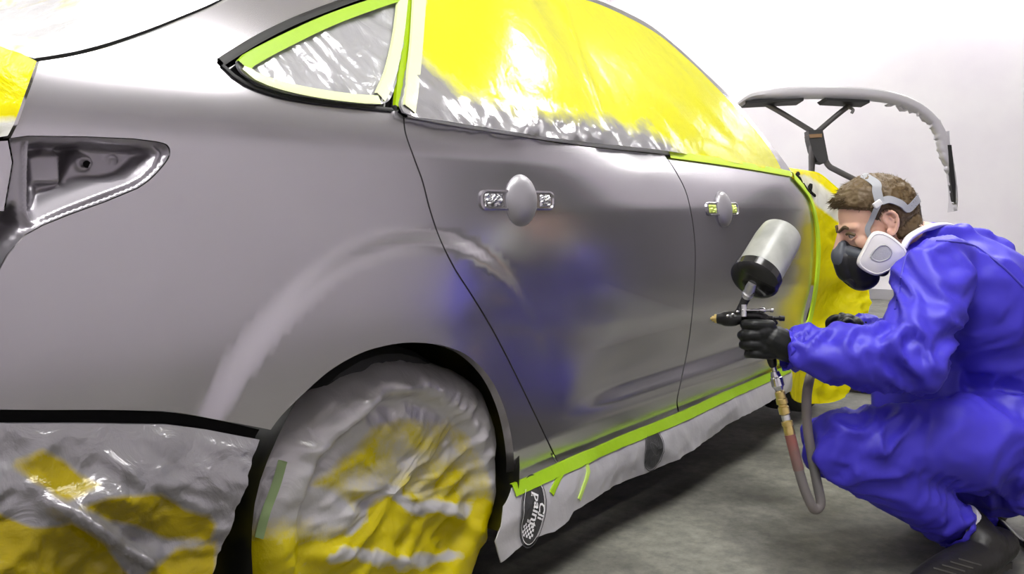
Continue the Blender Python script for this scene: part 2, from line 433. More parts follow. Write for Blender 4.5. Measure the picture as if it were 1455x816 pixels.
tag(box('baseboard_front', (X1-.015, (Y0+Y1)/2, .05), (.012, (Y1-Y0)/2-.02, .05), mtrim), kind='structure')
# ceiling fixtures (out of frame, they light the booth)
me_c = mat('lit_ceiling_diffuser', (.9, .9, .9), .5); bsdf(me_c).inputs['Emission Color'].default_value = (1, .985, .96, 1); bsdf(me_c).inputs['Emission Strength'].default_value = CEIL_LIGHT
me_n = mat('lit_near_diffuser', (.9, .9, .9), .5); bsdf(me_n).inputs['Emission Color'].default_value = (1, .985, .97, 1); bsdf(me_n).inputs['Emission Strength'].default_value = NEAR_LIGHT
mh = mat('fixture_housing', (.8, .8, .8), .4)
def fixture(x, y, z, hx, hy, label, group, me_):
    r = empty('booth_light_fixture', (x, y, z)); tag(r, label, 'light fixture', group)
    V, F = merge([box_geo((x+sx*(hx+.02), y, z), AX, AY, AZ, .02, hy+.04, .03) for sx in (-1, 1)]+[box_geo((x, y+sy*(hy+.02), z), AX, AY, AZ, hx, .02, .03) for sy in (-1, 1)])
    mesh('housing', V, F, mh, r, False)
    box('diffuser', (x, y, z+.008), (hx-.001, hy-.001, .012), me_, r)
for x, y, hx, hy in [(x, -1.0, .62, .45) for x in (-2.6, -.9, .8)]+[(x, 2.6, .62, .25) for x in (-2.6, -.9, .8, 2.5, 4.2)]+[(3.7, -.6, .6, .35)]+[(7.85, y, .15, .6) for y in (-2.0, .0, 2.0, 3.6)]+[(5.2, 4.0, .9, .12), (2.6, 4.0, .9, .12)]:
        if True: fixture(x, y, H-.035, hx, hy, 'lit white ceiling panel out of frame over the spray booth', 'ceiling light panels', me_n if (y == -1.0) else me_c)

# ------------------------------------------------------------------ the car
car = empty('car', (1.2, .9, 0)); tag(car, 'grey metallic saloon car masked with yellow film, being resprayed', 'car')
CW = 1.80                                            # width of the car; far side mirrors the near one
# shared px curves, traced along the panel joints
c_sil = seg((55, 86), (100, 79), (150, 67), (210, 47), (260, 27), (310, 6), (345, -13), (400, -38), (470, -58), (560, -66), (650, -58), (730, -38), (790, -18), (840, -3))
c_arc = seg((840, -3), (872, 9), (920, 33), (962, 66), (1005, 106), (1050, 150), (1085, 192), (1112, 226), (1127, 248))
door_top = seg((573, 165), (640, 177), (720, 190), (800, 203), (870, 211), (945, 219))
fdoor_top = seg((948, 219), (1020, 232), (1080, 243), (1127, 250))
shut_r = seg((573, 165), (576, 190), (588, 225), (600, 258), (611, 300), (625, 340), (645, 381), (670, 420), (700, 470), (731, 530), (760, 590), (780, 632), (793, 660))
shut_b = seg((944, 219), (962, 247), (976, 277), (985, 322), (988, 370), (985, 430), (978, 490), (968, 540), (962, 570), (965, 588))
shut_f = seg((1127, 250), (1146, 275), (1156, 310), (1160, 350), (1158, 395), (1151, 440), (1140, 480), (1122, 520))
sill_px = seg((728, 694), (793, 664), (880, 624), (965, 588), (1040, 553), (1122, 520))
arch_px = seg((385, 612), (400, 592), (430, 562), (470, 527), (515, 502), (560, 490), (595, 488), (632, 493), (665, 507), (695, 537), (715, 577), (726, 620), (730, 660), (728, 692))
def cut(c, lo=None, hi=None):
    return [p for p in c if (lo is None or p[0] >= lo) and (hi is None or p[0] <= hi)]
sill1, sill2, sill3 = cut(sill_px, hi=793.5), cut(sill_px, 792.5, 965.5), cut(sill_px, 964.5)
gapt = seg((-60, 583), (60, 584), (160, 584), (245, 587), (310, 598), (385, 612))
# quarter window opening in the panel and tail light recess
q_out = seg((308, 88), (325, 76), (370, 50), (420, 26), (480, 3), (540, -16), (588, -28))+seg((588, -26), (586, 20), (577, 80), (563, 158))+seg((563, 158), (500, 150), (440, 143), (390, 134), (350, 120), (325, 105), (308, 90))
win_line = seg((588, -28), (660, -28), (730, -15), (800, -4), (850, 7), (925, 44), (975, 84), (1015, 123), (1060, 171), (1095, 216), (1109, 241))
rec_out = [(14, 197), (40, 194), (120, 195), (190, 198), (222, 202)]+seg((222, 202), (236, 206), (241, 215), (237, 228), (216, 252), (196, 267))[1:]+[(150, 286), (100, 304), (60, 320), (35, 334), (10, 362), (-15, 408), (-45, 460), (-60, 480), (-60, 300), (8, 300), (20, 230)]
left_edge = [(-60, 480), (-60, 583)]
left_top = [(-60, 300), (8, 300), (20, 230), (14, 197), (24, 175), (36, 140), (47, 110), (55, 86)]
# quarter panel: from the tail light around the arch to the rear door, C pillar and roof rail above
rail_in = list(reversed(win_line))
rec_edge = list(reversed(rec_out[:rec_out.index((-60, 480))+1]))            # from the lower left corner up round the tip to (14,197)
quarter = outline(left_edge, gapt, arch_px, sill1, list(reversed(shut_r)), [(563, 158)], list(reversed(q_out[q_out.index((563, 158))+0:])) if False else [], fn=S)
loopq = left_edge+gapt+arch_px+sill1+list(reversed(shut_r))
up = [(1112, 243), (1127, 250)]
loopq += [(566, 160), (579, 80), (588, 20), (590, -26)]+win_line[1:]+up+list(reversed(c_arc))+list(reversed(c_sil))+[(47, 110), (36, 140), (24, 175), (14, 197)]+rec_out[1:rec_out.index((-60, 480))+1]
quarter = outline(loopq)
qhole = outline(q_out)
quarter = offset_poly(quarter, .0012)
qp = sheet('quarter_panel', quarter, M['paint'], car, holes=[qhole], step=.016, rim=.022)
rear_door = outline(shut_r, sill2, list(reversed(shut_b)), list(reversed(door_top)))
rd = sheet('rear_door', offset_poly(rear_door, .0028), M['paint'], car, step=.018, rim=.022)
front_door = outline(shut_b, sill3, list(reversed(shut_f)), list(reversed(fdoor_top)))
fd = sheet('front_door', offset_poly(front_door, .0028), M['paint'], car, step=.018, rim=.022)

# tail light recess as pressed metal: depth map over its opening
R0 = [tuple(p) for p in rec_out]
R1 = [(45, 204), (62, 202), (130, 203), (200, 207), (218, 211), (227, 219), (220, 234), (204, 250), (186, 260), (140, 277), (96, 294), (60, 310), (49, 316), (43, 300), (43, 255)]
R2 = [(-70, 350), (5, 300), (27, 283), (38, 322), (22, 340), (2, 366), (-22, 410), (-70, 470)]
SH = [(48, 322), (56, 268), (62, 263), (112, 261), (124, 251), (162, 253), (186, 248), (222, 216), (240, 220), (230, 300), (60, 330)]
PIL = [(54, 222), (92, 206), (100, 206), (103, 260), (58, 262)]
DK = [(103, 200), (146, 200), (128, 214), (112, 246), (103, 258)]
def rec_depth(px, py):
    p = (px, py); d = .010*sstep(0, 4.5, sdf(p, R0))
    if px < 300:
        a = sdf(p, R1)
        if a > 0:
            inner = .030+.012*sstep(70, 40, px) 
            sh = sdf(p, SH); t = sstep(-4, 4, sh)
            shelf = .012+.026*sstep(0, 34, a)
            pil = sstep(-3, 3, sdf(p, PIL)); dk = sstep(-4, 5, sdf(p, DK)) 
            back = .038+.020*sstep(222, 204, py)*sstep(150, 110, px)-.012*pil+.022*dk
            rr = math.hypot(px-139, (py-231)*1.02)
            back += -.008*sstep(12, 9.5, rr)+.005*sstep(8.5, 7, rr)
            rl = math.hypot(px-181, (py-226)*1.6); back += -.003*sstep(9, 7, rl)+.003*sstep(6, 4, rl)
            d = d*(1-sstep(-1, 9, a))+sstep(-1, 9, a)*(back*(1-t)+shelf*t)
        b = sdf(p, R2)
        if b > 0: d += .030*sstep(0, 14, b)
    # raised bead between the outer groove and the pocket
    g = sdf(p, R0); a = sdf(p, R1)
    if px > 30: d -= .006*math.exp(-((a+3)/4)**2)
    return d
recXZ = outline(R0)
def rec_fn(X, Z):
    px, py = proj((X, S(X, Z), Z)); return S(X, Z)+.002+rec_depth(px, py)
rp = sheet('tail_light_recess', recXZ, M['primer'], car, fn=rec_fn, step=.0031, rim=0, normals=False)
h = hit(139, 231, .0); dn = nrm(S, h.x, h.z)
lathe('bolt_hole', h-dn*.036, dn, [(0, .0), (0.0005, .0052), (.0015, .0052), (.0016, 0)], M['dark'], rp, 16)
sheet('boot_lid_side', outline([(-110, 208), (-60, 204), (11, 200), (17, 231), (5, 300), (-60, 300), (-110, 300)]), M['paint'], car, step=.02, rim=.02)
# trunk lid and rear fascia: wrap round the back of the car and mirror
def wrap(name, z0, z1, m, xin, out=0.0, nz=14, fn=None, parent=car):
    V = []; F = []; rows = []
    for k in range(nz+1):
        z = z0+(z1-z0)*k/nz; row = []
        pts = []
        ys = S(xin, z)-out; 
        for t in range(0, 13):
            th = t/12*math.pi/2; pts.append((xin-.30*math.sin(th)**1.0-.02*t/12, ys+.42*(1-math.cos(th))))
        ylast = pts[-1][1]; pts += [(xin-.325-.02*s, ylast+(CW/2-ylast)*s) for s in (.33, .66, 1)]
        pts += [(x, CW-y) for x, y in reversed(pts[:-1])]
        bulge = .03*math.sin(math.pi*(k/nz))
        row = [Vector((x-bulge*min(1, i/6, (len(pts)-1-i)/6), y, z)) for i, (x, y) in enumerate(pts)]
        rows.append(row)
    n = len(rows[0])
    for r_ in rows: V += r_
    for k in range(nz):
        for i in range(n-1): F.append((k*n+i, k*n+i+1, (k+1)*n+i+1, (k+1)*n+i))
    # closed top and bottom
    F.append(tuple(range(n))); F.append(tuple(nz*n+i for i in reversed(range(n))))
    o = mesh(name, V, F, m, parent); fix_normals(o); return autosmooth(o, 40)
wrap('trunk_lid', .66, 1.085, M['paint'], -.735, -.006)
wrap('rear_bumper', .22, .635, M['dark'], -.735, -.004)
# bumper side running to the arch under its film
bump_poly = outline(seg((-60, 590), (60, 590), (245, 596), (310, 606), (370, 620))+[(352, 690), (300, 820), (262, 930), (-60, 930)])
sheet('bumper_side', bump_poly, M['trim'], car, fn=lambda X, Z: S(X, Z)+.016, step=.03, rim=.03)
# dark inner shell behind every gap, both sides and roof
edge = [Vector(XZ(*p)) for p in c_sil[::4]+c_arc[::4]]
edge = sorted(edge, key=lambda v: v.x)
def roofZ(X):
    if X <= edge[0].x: return edge[0].y
    for a, b in zip(edge, edge[1:]):
        if a.x <= X <= b.x: return a.y+(b.y-a.y)*(X-a.x)/max(1e-6, b.x-a.x)
    return edge[-1].y
XE = edge[-1].x; XS = edge[0].x
def shell():
    V = []; F = []; xs = [-.72+(XE+.72)*i/60 for i in range(61)]; nz = 26
    for side in (0, 1):
        b = len(V)
        for x in xs:
            zt = roofZ(max(x, XS))-.012
            for k in range(nz+1):
                z = .34+(zt-.34)*k/nz; y = S(x, z)+.026
                V.append(Vector((x, y if side == 0 else CW-y+.026, z)))
        for i in range(60):
            for k in range(nz):
                xm, zm = (xs[i]+xs[i+1])/2, .34+(.9-.34)*k/nz
                a = b+i*(nz+1)+k
                zc = (V[a].z+V[a+nz+2].z)/2
                if math.hypot(xm-WX, zc-WZ) < .395 or (xm < .45 and zc < .66): continue
                if side == 0 and xm < -.2 and zc > .70 and zc < 1.07: continue      # the lamp recess is open here
                q = (a, a+1, a+nz+2, a+nz+1); F.append(q if side else tuple(reversed(q)))
    return mesh('inner_shell', V, F, M['dark'], car)
shell()
def roof_loft(name, e, m, zb, parent, step=10, inset=.0, zoff=0.0, ny=16, amp=0.0, mat_attr=None):
    """skin from the near edge to its mirror across the car"""
    V = []; F = []
    for (x, z) in e:
        y0 = S(x, z)+inset
        for k in range(ny+1):
            t = k/ny; y = y0+(CW-2*y0)*t
            zz = z+zoff+zb*(1-abs(2*t-1)**2.2)
            zz += amp*(crumple(x*1.0, y*.8, 4.2, 5)-.3)*sstep(0, .12, t)*sstep(1, .88, t)
            V.append(Vector((x, y, zz)))
    n = ny+1
    for i in range(len(e)-1):
        for k in range(ny): a = i*n+k; F.append((a, a+n, a+n+1, a+1))
    o = mesh(name, V, F, m, parent)
    if mat_attr:
        at_ = o.data.attributes.new('spray', 'FLOAT', 'POINT'); at_.data.foreach_set('value', [mat_attr(v) for v in V])
    return o
edense = resample([tuple(v) for v in edge], .03)
i_top = max(range(len(edense)), key=lambda i: edense[i].y)
xr0, xr1 = edense[i_top].x-.75, edense[i_top].x+.25
roof_loft('roof', [tuple(v) for v in edense if xr0-.05 <= v.x <= xr1+.05], M['paint'], .035, car)
roof_loft('rear_window', [tuple(v) for v in edense if v.x <= xr0+.0], M['dark'], .035, car, inset=.01, zoff=-.006)
roof_loft('windscreen', [tuple(v) for v in edense if v.x >= xr1], M['dark'], .03, car, inset=.01, zoff=-.006)
# far side of the body
def far_side():
    V = []; F = []; nx, nz = 50, 20
    for i in range(nx+1):
        x = -.72+(XE+.72)*i/nx; zt = roofZ(max(x, XS))
        for k in range(nz+1):
            z = .30+(zt-.30)*k/nz; V.append(Vector((x, CW-S(x, z), z)))
    for i in range(nx):
        for k in range(nz):
            a = i*(nz+1)+k
            if math.hypot((V[a].x+V[a+nz+2].x)/2-WX, (V[a].z+V[a+nz+2].z)/2-WZ) < .36: continue
            F.append((a, a+nz+1, a+nz+2, a+1))
    return mesh('far_side_panel', V, F, M['paint'], car)
far_side()
# underbody and sill
box('underbody', (1.3, CW/2, .27), (2.0, .72, .07), M['dark'], car, bev=.02)
# wheel arch liner: a barrel with a closed back
def liner():
    V = []; F = []; n = 40; ys = (.016, .06, .12, .20, .28, .34)
    for j, y in enumerate(ys):
        for i in range(n+1):
            th = math.radians(-25+230*i/n); r = .375+.012*math.sin(j*1.3)+.006*noise.noise(Vector((th*3, y*10, 2)))
            V.append(Vector((WX+r*math.cos(th), y+.006, WZ+r*math.sin(th))))
    for j in range(len(ys)-1):
        for i in range(n): a = j*(n+1)+i; F.append((a, a+1, a+n+2, a+n+1))
    F.append(tuple((len(ys)-1)*(n+1)+i for i in range(n+1)))
    ml = mat('dark_arch_liner_with_yellow_film', (.02, .02, .012), .35); color_noise(ml, (.01, .01, .008), (.06, .055, .004), 6, .42, .62)
    return mesh('wheel_arch_liner', V, F, ml, car)
liner()
def wheel(x, name='rear_wheel'):
    t = lathe(name, (x, .09, WZ), (0, 1, 0), [(0, .20), (.0, .25), (.01, .29), (.035, .305), (.16, .305), (.19, .29), (.2, .22), (.2, .12)], mat('tyre_rubber', (.02, .02, .02), .7), car)
    lathe('rim', (x, .10, WZ), (0, 1, 0), [(0, .03), (.002, .06), (.03, .07), (.03, .17), (.0, .195), (.0, .205), (.05, .205)], M['steel'], t)
wheel(WX+.01); wheel(2.67, 'front_wheel')
# window surrounds
M['frame'] = mat('window_frame_paint', (.10, .10, .10), .3, .3)
qt = ribbon('quarter_window_seal', [(313, 88), (330, 77), (372, 52), (424, 27), (484, 4), (545, -17)], .012, M['trim'], car, off=.004)
ribbon('quarter_window_seal', [(314, 92), (330, 107), (355, 122), (395, 135), (445, 144), (505, 151), (556, 156)], .007, M['trim'], car, off=.004)
def backing(name, loop, m, dy=.012, parent=car): return sheet(name, outline(loop), m, parent, fn=lambda X, Z: S(X, Z)+dy, step=.03, rim=0)
backing('quarter_window', q_out, mat('dark_window_glass', (.02, .02, .02), .05), .016)
ribbon('roof_rail_trim', win_line[::3], .006, M['trim'], car, off=.002)
ribbon('belt_moulding', [(576, 163), (640, 175), (720, 188), (800, 200), (870, 209), (945, 217), (1020, 230), (1080, 241), (1124, 248)], .010, M['steel'], car, off=.004)
ribbon('door_corner_clip', [(784, 646), (792, 659), (797, 657), (803, 654)], .004, M['chrome'], rd, off=.003, n=3, step=.004)
ribbon('bumper_gap_strip', [(-60, 594), (60, 594), (160, 594), (245, 598), (310, 608), (372, 622)], .022, M['dark'], car, off=-.012)  # sunken black strip drawn in the gap above the bumper

# door handles: oval grip cover, recess plate, foil masked keyholes
def handle(door, cx, cy, sc, foil, wk=1.5):
    """grip oval centred at px; sc scales the px size with distance"""
    h0 = hit(cx, cy); n0 = nrm(S, h0.x, h0.z); R = Vector((1, 0, 0)); R = (R-n0*R.dot(n0)).normalized(); U = R.cross(n0)*-1
    if U.z < 0: U = -U
    def P(a, b, c=0): return h0+R*a*wk+U*b+n0*c
    # strap plate with rounded ends
    V = []; F = []
    prof = []
    def rr(w0, w1, hh, r): 
        out = []
        for (x, z, a0) in ((w1-r, hh-r, 0), (-w0+r, hh-r, 90), (-w0+r, -hh+r, 180), (w1-r, -hh+r, 270)):
            for k in range(7): a = math.radians(a0+15*k); out.append((x+r*math.cos(a), z+r*math.sin(a)))
        return out
    A = rr(.098, .088, .022, .016); B = rr(.094, .084, .018, .013); C_ = rr(.092, .082, .016, .012)
    for L, c in ((A, -.001), (A, .0035), (B, .0045), (C_, .0015)): V += [P(x, z, c) for x, z in L]
    n = len(A)
    for k in range(3):
        for i in range(n): F.append((k*n+i, k*n+(i+1) % n, (k+1)*n+(i+1) % n, (k+1)*n+i))
    F.append(tuple(3*n+i for i in range(n)))
    g = mesh('handle_plate', V, F, M['paint'], door); fix_normals(g); autosmooth(g, 30)
    # oval bowl cover
    bv, bf = ball(P(0, 0, -.004), (.041*wk*.95, .058, .026), (R, U, n0), 28, 16); o = mesh('handle_cover', bv, bf, M['cover_paint'], door); fix_normals(o)
    # foil pockets left and right
    for s, w in ((-1, .022), (1, .015)):
        bmv = []; bf = []; nn = 9; c0 = -.067 if s < 0 else .062
        for i in range(nn):
            for j in range(nn):
                u, v = i/(nn-1)*2-1, j/(nn-1)*2-1; e = 1-max(abs(u), abs(v))**4
                bmv.append(P(c0+u*w, v*.0135, .0022+.006*e*random.uniform(.1, 1)))
        for i in range(nn-1):
            for j in range(nn-1): a = i*nn+j; bf.append((a, a+1, a+nn+1, a+nn))
        f = mesh('masked_keyhole' if s > 0 else 'masked_handle_end', bmv, bf, foil, door, False); fix_normals(f)
handle(rd, 740, 285, 1, M['foil']); handle(fd, 1028, 297, 1, M['foil'], 1.3)
mf2 = mat('lime_foil', (.75, .9, .2), .3, .6)
for ch in fd.children:
    if ch.name.startswith('masked'): ch.data.materials.clear(); ch.data.materials.append(mf2); 
# front wing and bonnet under the sheet
fend = [XZ(*p) for p in shut_f[::-1]]
fx0 = fend[-1][0]
fend2 = [(max(p[0]+.004, 0), p[1]) for p in fend]+[(fx0+.05, 1.02), (2.95, .96), (3.35, .84), (3.46, .72), (3.46, .50), (3.03, .42), (2.97, .55), (2.85, .64), (2.67, .68), (2.5, .62)]
sheet('front_wing', [(p[0], p[1]) for p in fend2], M['paint'], car, fn=lambda X, Z: S(X, Z)+.004, step=.03, rim=.03)
bon = [(fx0+.03, 1.03), (2.7, 1.0), (2.95, .955), (3.2, .90), (3.36, .82), (3.45, .70), (3.47, .5)]
roof_loft('bonnet', bon, M['paint'], .05, car, inset=.02)

# ------------------------------------------------------------------ masking films
def fp(px_fn):            # spray mask evaluated where the point sits on the sheet
    return lambda p: px_fn(*proj(p))
def poly_y(pts, x):
    if x <= pts[0][0]: return pts[0][1]
    for a, b in zip(pts, pts[1:]):
        if a[0] <= x <= b[0]: return a[1]+(b[1]-a[1])*(x-a[0])/(b[0]-a[0])
    return pts[-1][1]
# --- both side door windows
wline = [(585, 60), (610, 95), (650, 128), (720, 152), (800, 166), (860, 174), (920, 186), (950, 205), (985, 245), (1200, 260)]
def win_fn(X, Z):
    px, py = proj((X, S(X, Z), Z)); b = sstep(0, 60, py-poly_y(wline, px)+25) if px < 985 else 0
    d = .006+.004*noise.noise(Vector((X*3, Z*3, 1)))+b*(.018*(crumple(X*.9, Z*1.9, 1.7, 8)-.2)+.006*(crumple(X*1.4+Z, Z*2.6, 4.7, 12)-.2)+.010*abs(noise.noise(Vector((X*2.5+Z*2, Z*9-X*3, 4)))))
    rx = px-(795+(py)*.33); d += .004*math.exp(-(rx/4)**2)
    f = (px-px*0)-(960+(py-100)*1.1); d += .009*(noise.noise(Vector(((X+Z*1.3)*7, (X-Z)*1.2, 5))))*sstep(900, 980, px)
    return S(X, Z)-max(.0015, d)
wloop = [(591, -27), (583, 60), (576, 120), (574, 160)]+[(640, 173), (720, 186), (800, 198), (870, 206), (945, 214), (1020, 227), (1080, 238), (1124, 246)]+[(p[0]+1, p[1]-1) for p in reversed(win_line)]
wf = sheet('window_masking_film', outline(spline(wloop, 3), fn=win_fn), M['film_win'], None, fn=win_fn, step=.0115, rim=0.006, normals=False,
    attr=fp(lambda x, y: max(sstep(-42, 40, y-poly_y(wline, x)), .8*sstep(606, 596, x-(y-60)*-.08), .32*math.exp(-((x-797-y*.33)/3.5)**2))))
tag(wf, 'bright yellow film over the side door windows, sprayed grey along its lower edge', 'masking film')
ribbon('masking_tape', [(950, 219), (1020, 229), (1080, 239), (1123, 247)], .022, mat('vivid_lime_tape', (.62, .85, .03), .45), wf, fn=lambda X, Z: S(X, Z)-.004)  # brighter lime base colour than the plain lime tape
ribbon('clear_tape', [(597, -20), (592, 60), (586, 120), (582, 155)], .026, M['pale_tape'], wf, fn=lambda X, Z: S(X, Z)-.016, off=.002)
# --- quarter window
def qf_fn(X, Z): return S(X, Z)+.004-.010*crumple(X*1.3+Z, (Z*1.2-X*.6)*.6, 3.1, 8)
qloop = [(338, 92), (347, 80), (400, 51), (470, 21), (545, -6), (580, -12), (576, 40), (566, 100), (556, 138), (540, 148), (505, 147), (450, 140), (395, 130), (352, 110)]
qf = sheet('quarter_window_film', outline(spline(qloop, 4, True), fn=qf_fn), M['film_quarter'], None, fn=qf_fn, step=.006, rim=.006, normals=False, attr=fp(lambda x, y: 1.0))
tag(qf, 'crinkled pale film over the small triangular rear side window', 'masking film')
qin = lambda X, Z: S(X, Z)-.012
ribbon('masking_tape', [(345, 94), (356, 84), (405, 58), (472, 27), (545, 1), (572, -6)], .020, M['lime'], qf, fn=qin)
ribbon('masking_tape', [(572, -6), (566, 50), (554, 105), (540, 138)], .020, M['pale_tape'], qf, fn=qin)
ribbon('masking_tape', [(345, 94), (362, 108), (400, 122), (452, 133), (505, 140), (538, 142)], .016, M['pale_tape'], qf, fn=qin)
jt = ribbon('pillar_tape', [(585, -24), (581, 30), (575, 80), (569, 120), (566, 154)], .020, mat('olive_lime_tape', (.30, .46, .0), .25), wf, fn=lambda X, Z: S(X, Z)-.001, off=.004)
# --- rear screen
rw = roof_loft('rear_screen_film', [tuple(v) for v in resample([tuple(v) for v in edense if v.x <= xr0+.02], .02)], M['film_white'], .075, None, inset=.012, zoff=.004, ny=60, amp=.035,
    mat_attr=lambda v: -.95+1.7*sstep(.16, .40, crumple(v.x*1.6-v.y*.5, v.y*.5+.3, 8.1, 4)))
tag(rw, 'pale film with yellow streaks stretched over the rear screen', 'masking film')
# --- boot lid corner
def tf_fn(X, Z): return S(X, Z)-.004-.010*crumple(X*1.5, Z*1.5, 6.3, 6)
tl = sheet('boot_lid_film', outline([(-110, 58), (-60, 61), (0, 66), (30, 76), (52, 87), (44, 110), (33, 140), (20, 176), (11, 193), (-60, 205), (-110, 208)], fn=tf_fn), M['drape'], None, fn=tf_fn, step=.01, rim=.01, normals=False,
    attr=fp(lambda x, y: .9*sstep(158, 175, y)))
tag(tl, 'yellow green film wrapped round the boot lid corner beside the lamp opening', 'masking film')
# --- rear bumper
ysp1 = [(20, 650), (60, 632), (90, 648), (112, 672), (150, 690), (118, 706), (96, 716), (50, 690), (10, 668)]
ysp2 = [(112, 722), (150, 706), (230, 700), (262, 722), (300, 728), (312, 745), (300, 775), (240, 770), (190, 748), (150, 738)]
ysp3 = [(-200, 728), (0, 728), (48, 750), (104, 745), (150, 775), (195, 830), (220, 1000), (-200, 1000)]
ysp4 = [(205, 815), (250, 775), (310, 765), (300, 1000), (230, 1000)]
def bump_spray(x, y):
    p = (x, y); v = 1.0
    for q, a in ((ysp1, .8), (ysp2, .9), (ysp3, 1.1), (ysp4, .8)):
        v = min(v, 1-a*sstep(-12, 14, sdf(p, q)))
    return v
def bf_fn(X, Z):
    px, py = proj((X, S(X, Z), Z)); k = sstep(600, 720, py-max(0, (px-245))*.15)*.8+.2*sstep(600, 625, py-max(0, (px-245))*.15)
    ridge = .030*math.exp(-((py-(700+(px-40)*.62))/16)**2)*sstep(20, 60, px)*sstep(240, 180, px)
    return S(X, Z)-.001-.006*k-.034*k*crumple(X*1.3+.2, Z*1.5, 2.2, 5.5)-.010*k*crumple(X, Z, 7.7, 18)-ridge*k
bloop = [(-60, 602), (0, 602), (120, 602), (240, 604), (300, 612), (352, 622), (369, 625), (366, 634), (352, 676), (336, 720), (318, 770), (300, 820), (270, 900), (225, 1020), (-60, 1020)]
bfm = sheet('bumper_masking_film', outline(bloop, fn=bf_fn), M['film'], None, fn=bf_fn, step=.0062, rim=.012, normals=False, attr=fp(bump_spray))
tag(bfm, 'crumpled grey and yellow film hanging over the rear bumper', 'masking film')
# --- rear wheel cover
yw = [(525, 604), (560, 592), (640, 592), (672, 620), (700, 680), (712, 730), (712, 1200), (440, 1200), (420, 850), (440, 780), (520, 740), (470, 700), (440, 690), (490, 640)]
def pdist(p, pl):
    x, y = p; best = 1e9
    for (ax, ay), (bx, by) in zip(pl, pl[1:]):
        dx, dy = bx-ax, by-ay; t = max(0, min(1, ((x-ax)*dx+(y-ay)*dy)/(dx*dx+dy*dy))); best = min(best, math.hypot(x-ax-dx*t, y-ay-dy*t))
    return best
wr1 = spline([(500, 752), (514, 722), (530, 703), (552, 698), (572, 712), (592, 724), (625, 720), (655, 726)], 4)
wr2 = spline([(470, 796), (505, 786), (530, 792), (580, 800), (640, 790)], 4)
wr3 = spline([(650, 730), (680, 760), (712, 796)], 4)
wr4 = spline([(440, 640), (490, 610), (540, 560), (600, 545)], 4)
def wheel_cover():
    prof = [(0, -.004)]+[(.30*i/26, .0-.010*math.sin(math.pi*i/26)) for i in range(1, 27)]+[(.318, .004), (.334, .016), (.347, .034), (.353, .055), (.355, .08), (.356, .11), (.357, .14), (.357, .17), (.357, .20), (.358, .23), (.36, .26)]
    na = 220; V = []; F = []; A = []
    for j, (r, yy) in enumerate(prof):
        for i in range(na):
            th = 2*math.pi*i/na; x = math.cos(th); z = math.sin(th)
            sag = .022*max(0, -z)*sstep(.2, .35, r)
            rad = r+sag
            disp = .020*crumple(x*r*1.4+.3, z*r*1.6-yy*2, 5.0, 6.5)+.006*crumple(x*r, z*r+yy, 1.1, 20)
            if r > .31: disp = .016*crumple(th*.30*1.3, yy*1.5+.5, 5.0, 6)+.004*crumple(th*.3, yy, 2.4, 22)
            disp -= .006
            if z > -.3 or True:
                q0 = proj((WX+.01+x*rad, .062+yy, WZ+.012+z*rad*(1-.27*sstep(.0, .95, z))))
                nz_ = .55+.9*noise.noise(Vector((q0[0]*.03, q0[1]*.03, 1))); disp += nz_*(.020*math.exp(-(pdist(q0, wr1)/15)**2)+.018*math.exp(-(pdist(q0, wr2)/16)**2))+.012*math.exp(-(pdist(q0, wr3)/9)**2)+.010*math.exp(-(pdist(q0, wr4)/14)**2)
            if r < .31: disp -= .032*sstep(.275, .235, r+.012*math.sin(th*3))
            flare = sstep(.30, .35, r)
            V.append(Vector((WX+.01+x*(rad+disp*flare), .062+yy-disp*(1-flare), WZ+.012+z*(rad+disp*flare)*(1-.27*sstep(.0, .95, z)))))
            if V[-1].z < .006: V[-1].z = .006
    n = len(prof)
    for j in range(n-1):
        for i in range(na): i2 = (i+1) % na; F.append((j*na+i, (j+1)*na+i, (j+1)*na+i2, j*na+i2))
    o = mesh('wheel_masking_film', V, F, M['film_wheel'], None); fix_normals(o)
    def a(p):
        x, y = proj(p); v = 1-sstep(-14, 16, sdf((x, y), yw))*(.45+.6*sstep(690, 740, y)+.25*noise.noise(Vector((x*.02, y*.03, 3)))+.1)
        v2 = 1-.7*sstep(700, 790, y); 
        dark = 0
        r_ = max(math.exp(-(pdist((x, y), q)/(8+14*abs(noise.noise(Vector((x*.04, y*.04, 5))))))**2) for q in (wr1, wr2))*.9; v = max(v, r_); v2 = max(v2, r_); return min(v, v2) if sdf((x, y), yw) > -16 else v2
    at_ = o.data.attributes.new('spray', 'FLOAT', 'POINT'); at_.data.foreach_set('value', [a(v) for v in V]); return o
wc = wheel_cover(); tag(wc, 'crumpled yellow and grey film bagged over the rear wheel', 'masking film')
from mathutils.bvhtree import BVHTree
wbv = BVHTree.FromPolygons([v.co.copy() for v in wc.data.vertices], [tuple(p.vertices) for p in wc.data.polygons])
def strip_on(name, bvh, pxs, wpx, m, parent, off=.003):
    P_ = spline(pxs, 6); V = []; F = []
    for i, p in enumerate(P_):
        a, b = Vector(P_[max(i-1, 0)]), Vector(P_[min(i+1, len(P_)-1)]); t = (b-a).normalized(); q = Vector((-t.y, t.x))
        for s in (-.5, 0, .5):
            x, y = p[0]+q.x*wpx*s, p[1]+q.y*wpx*s; d = ray(x, y).normalized(); h = bvh.ray_cast(CAM, d)[0]
            if h is None: h = V[-1] if V else at(x, y, 1.6)
            V.append(h-d*off)
    for i in range(len(P_)-1):
        for k in range(2): a = i*3+k; F.append((a, a+1, a+4, a+3))
    return mesh(name, V, F, m, parent)
strip_on('masking_tape', wbv, [(402, 655), (392, 690), (378, 728), (368, 765)], 13, mat('pale_green_tape', (.30, .42, .18), .3), wc)
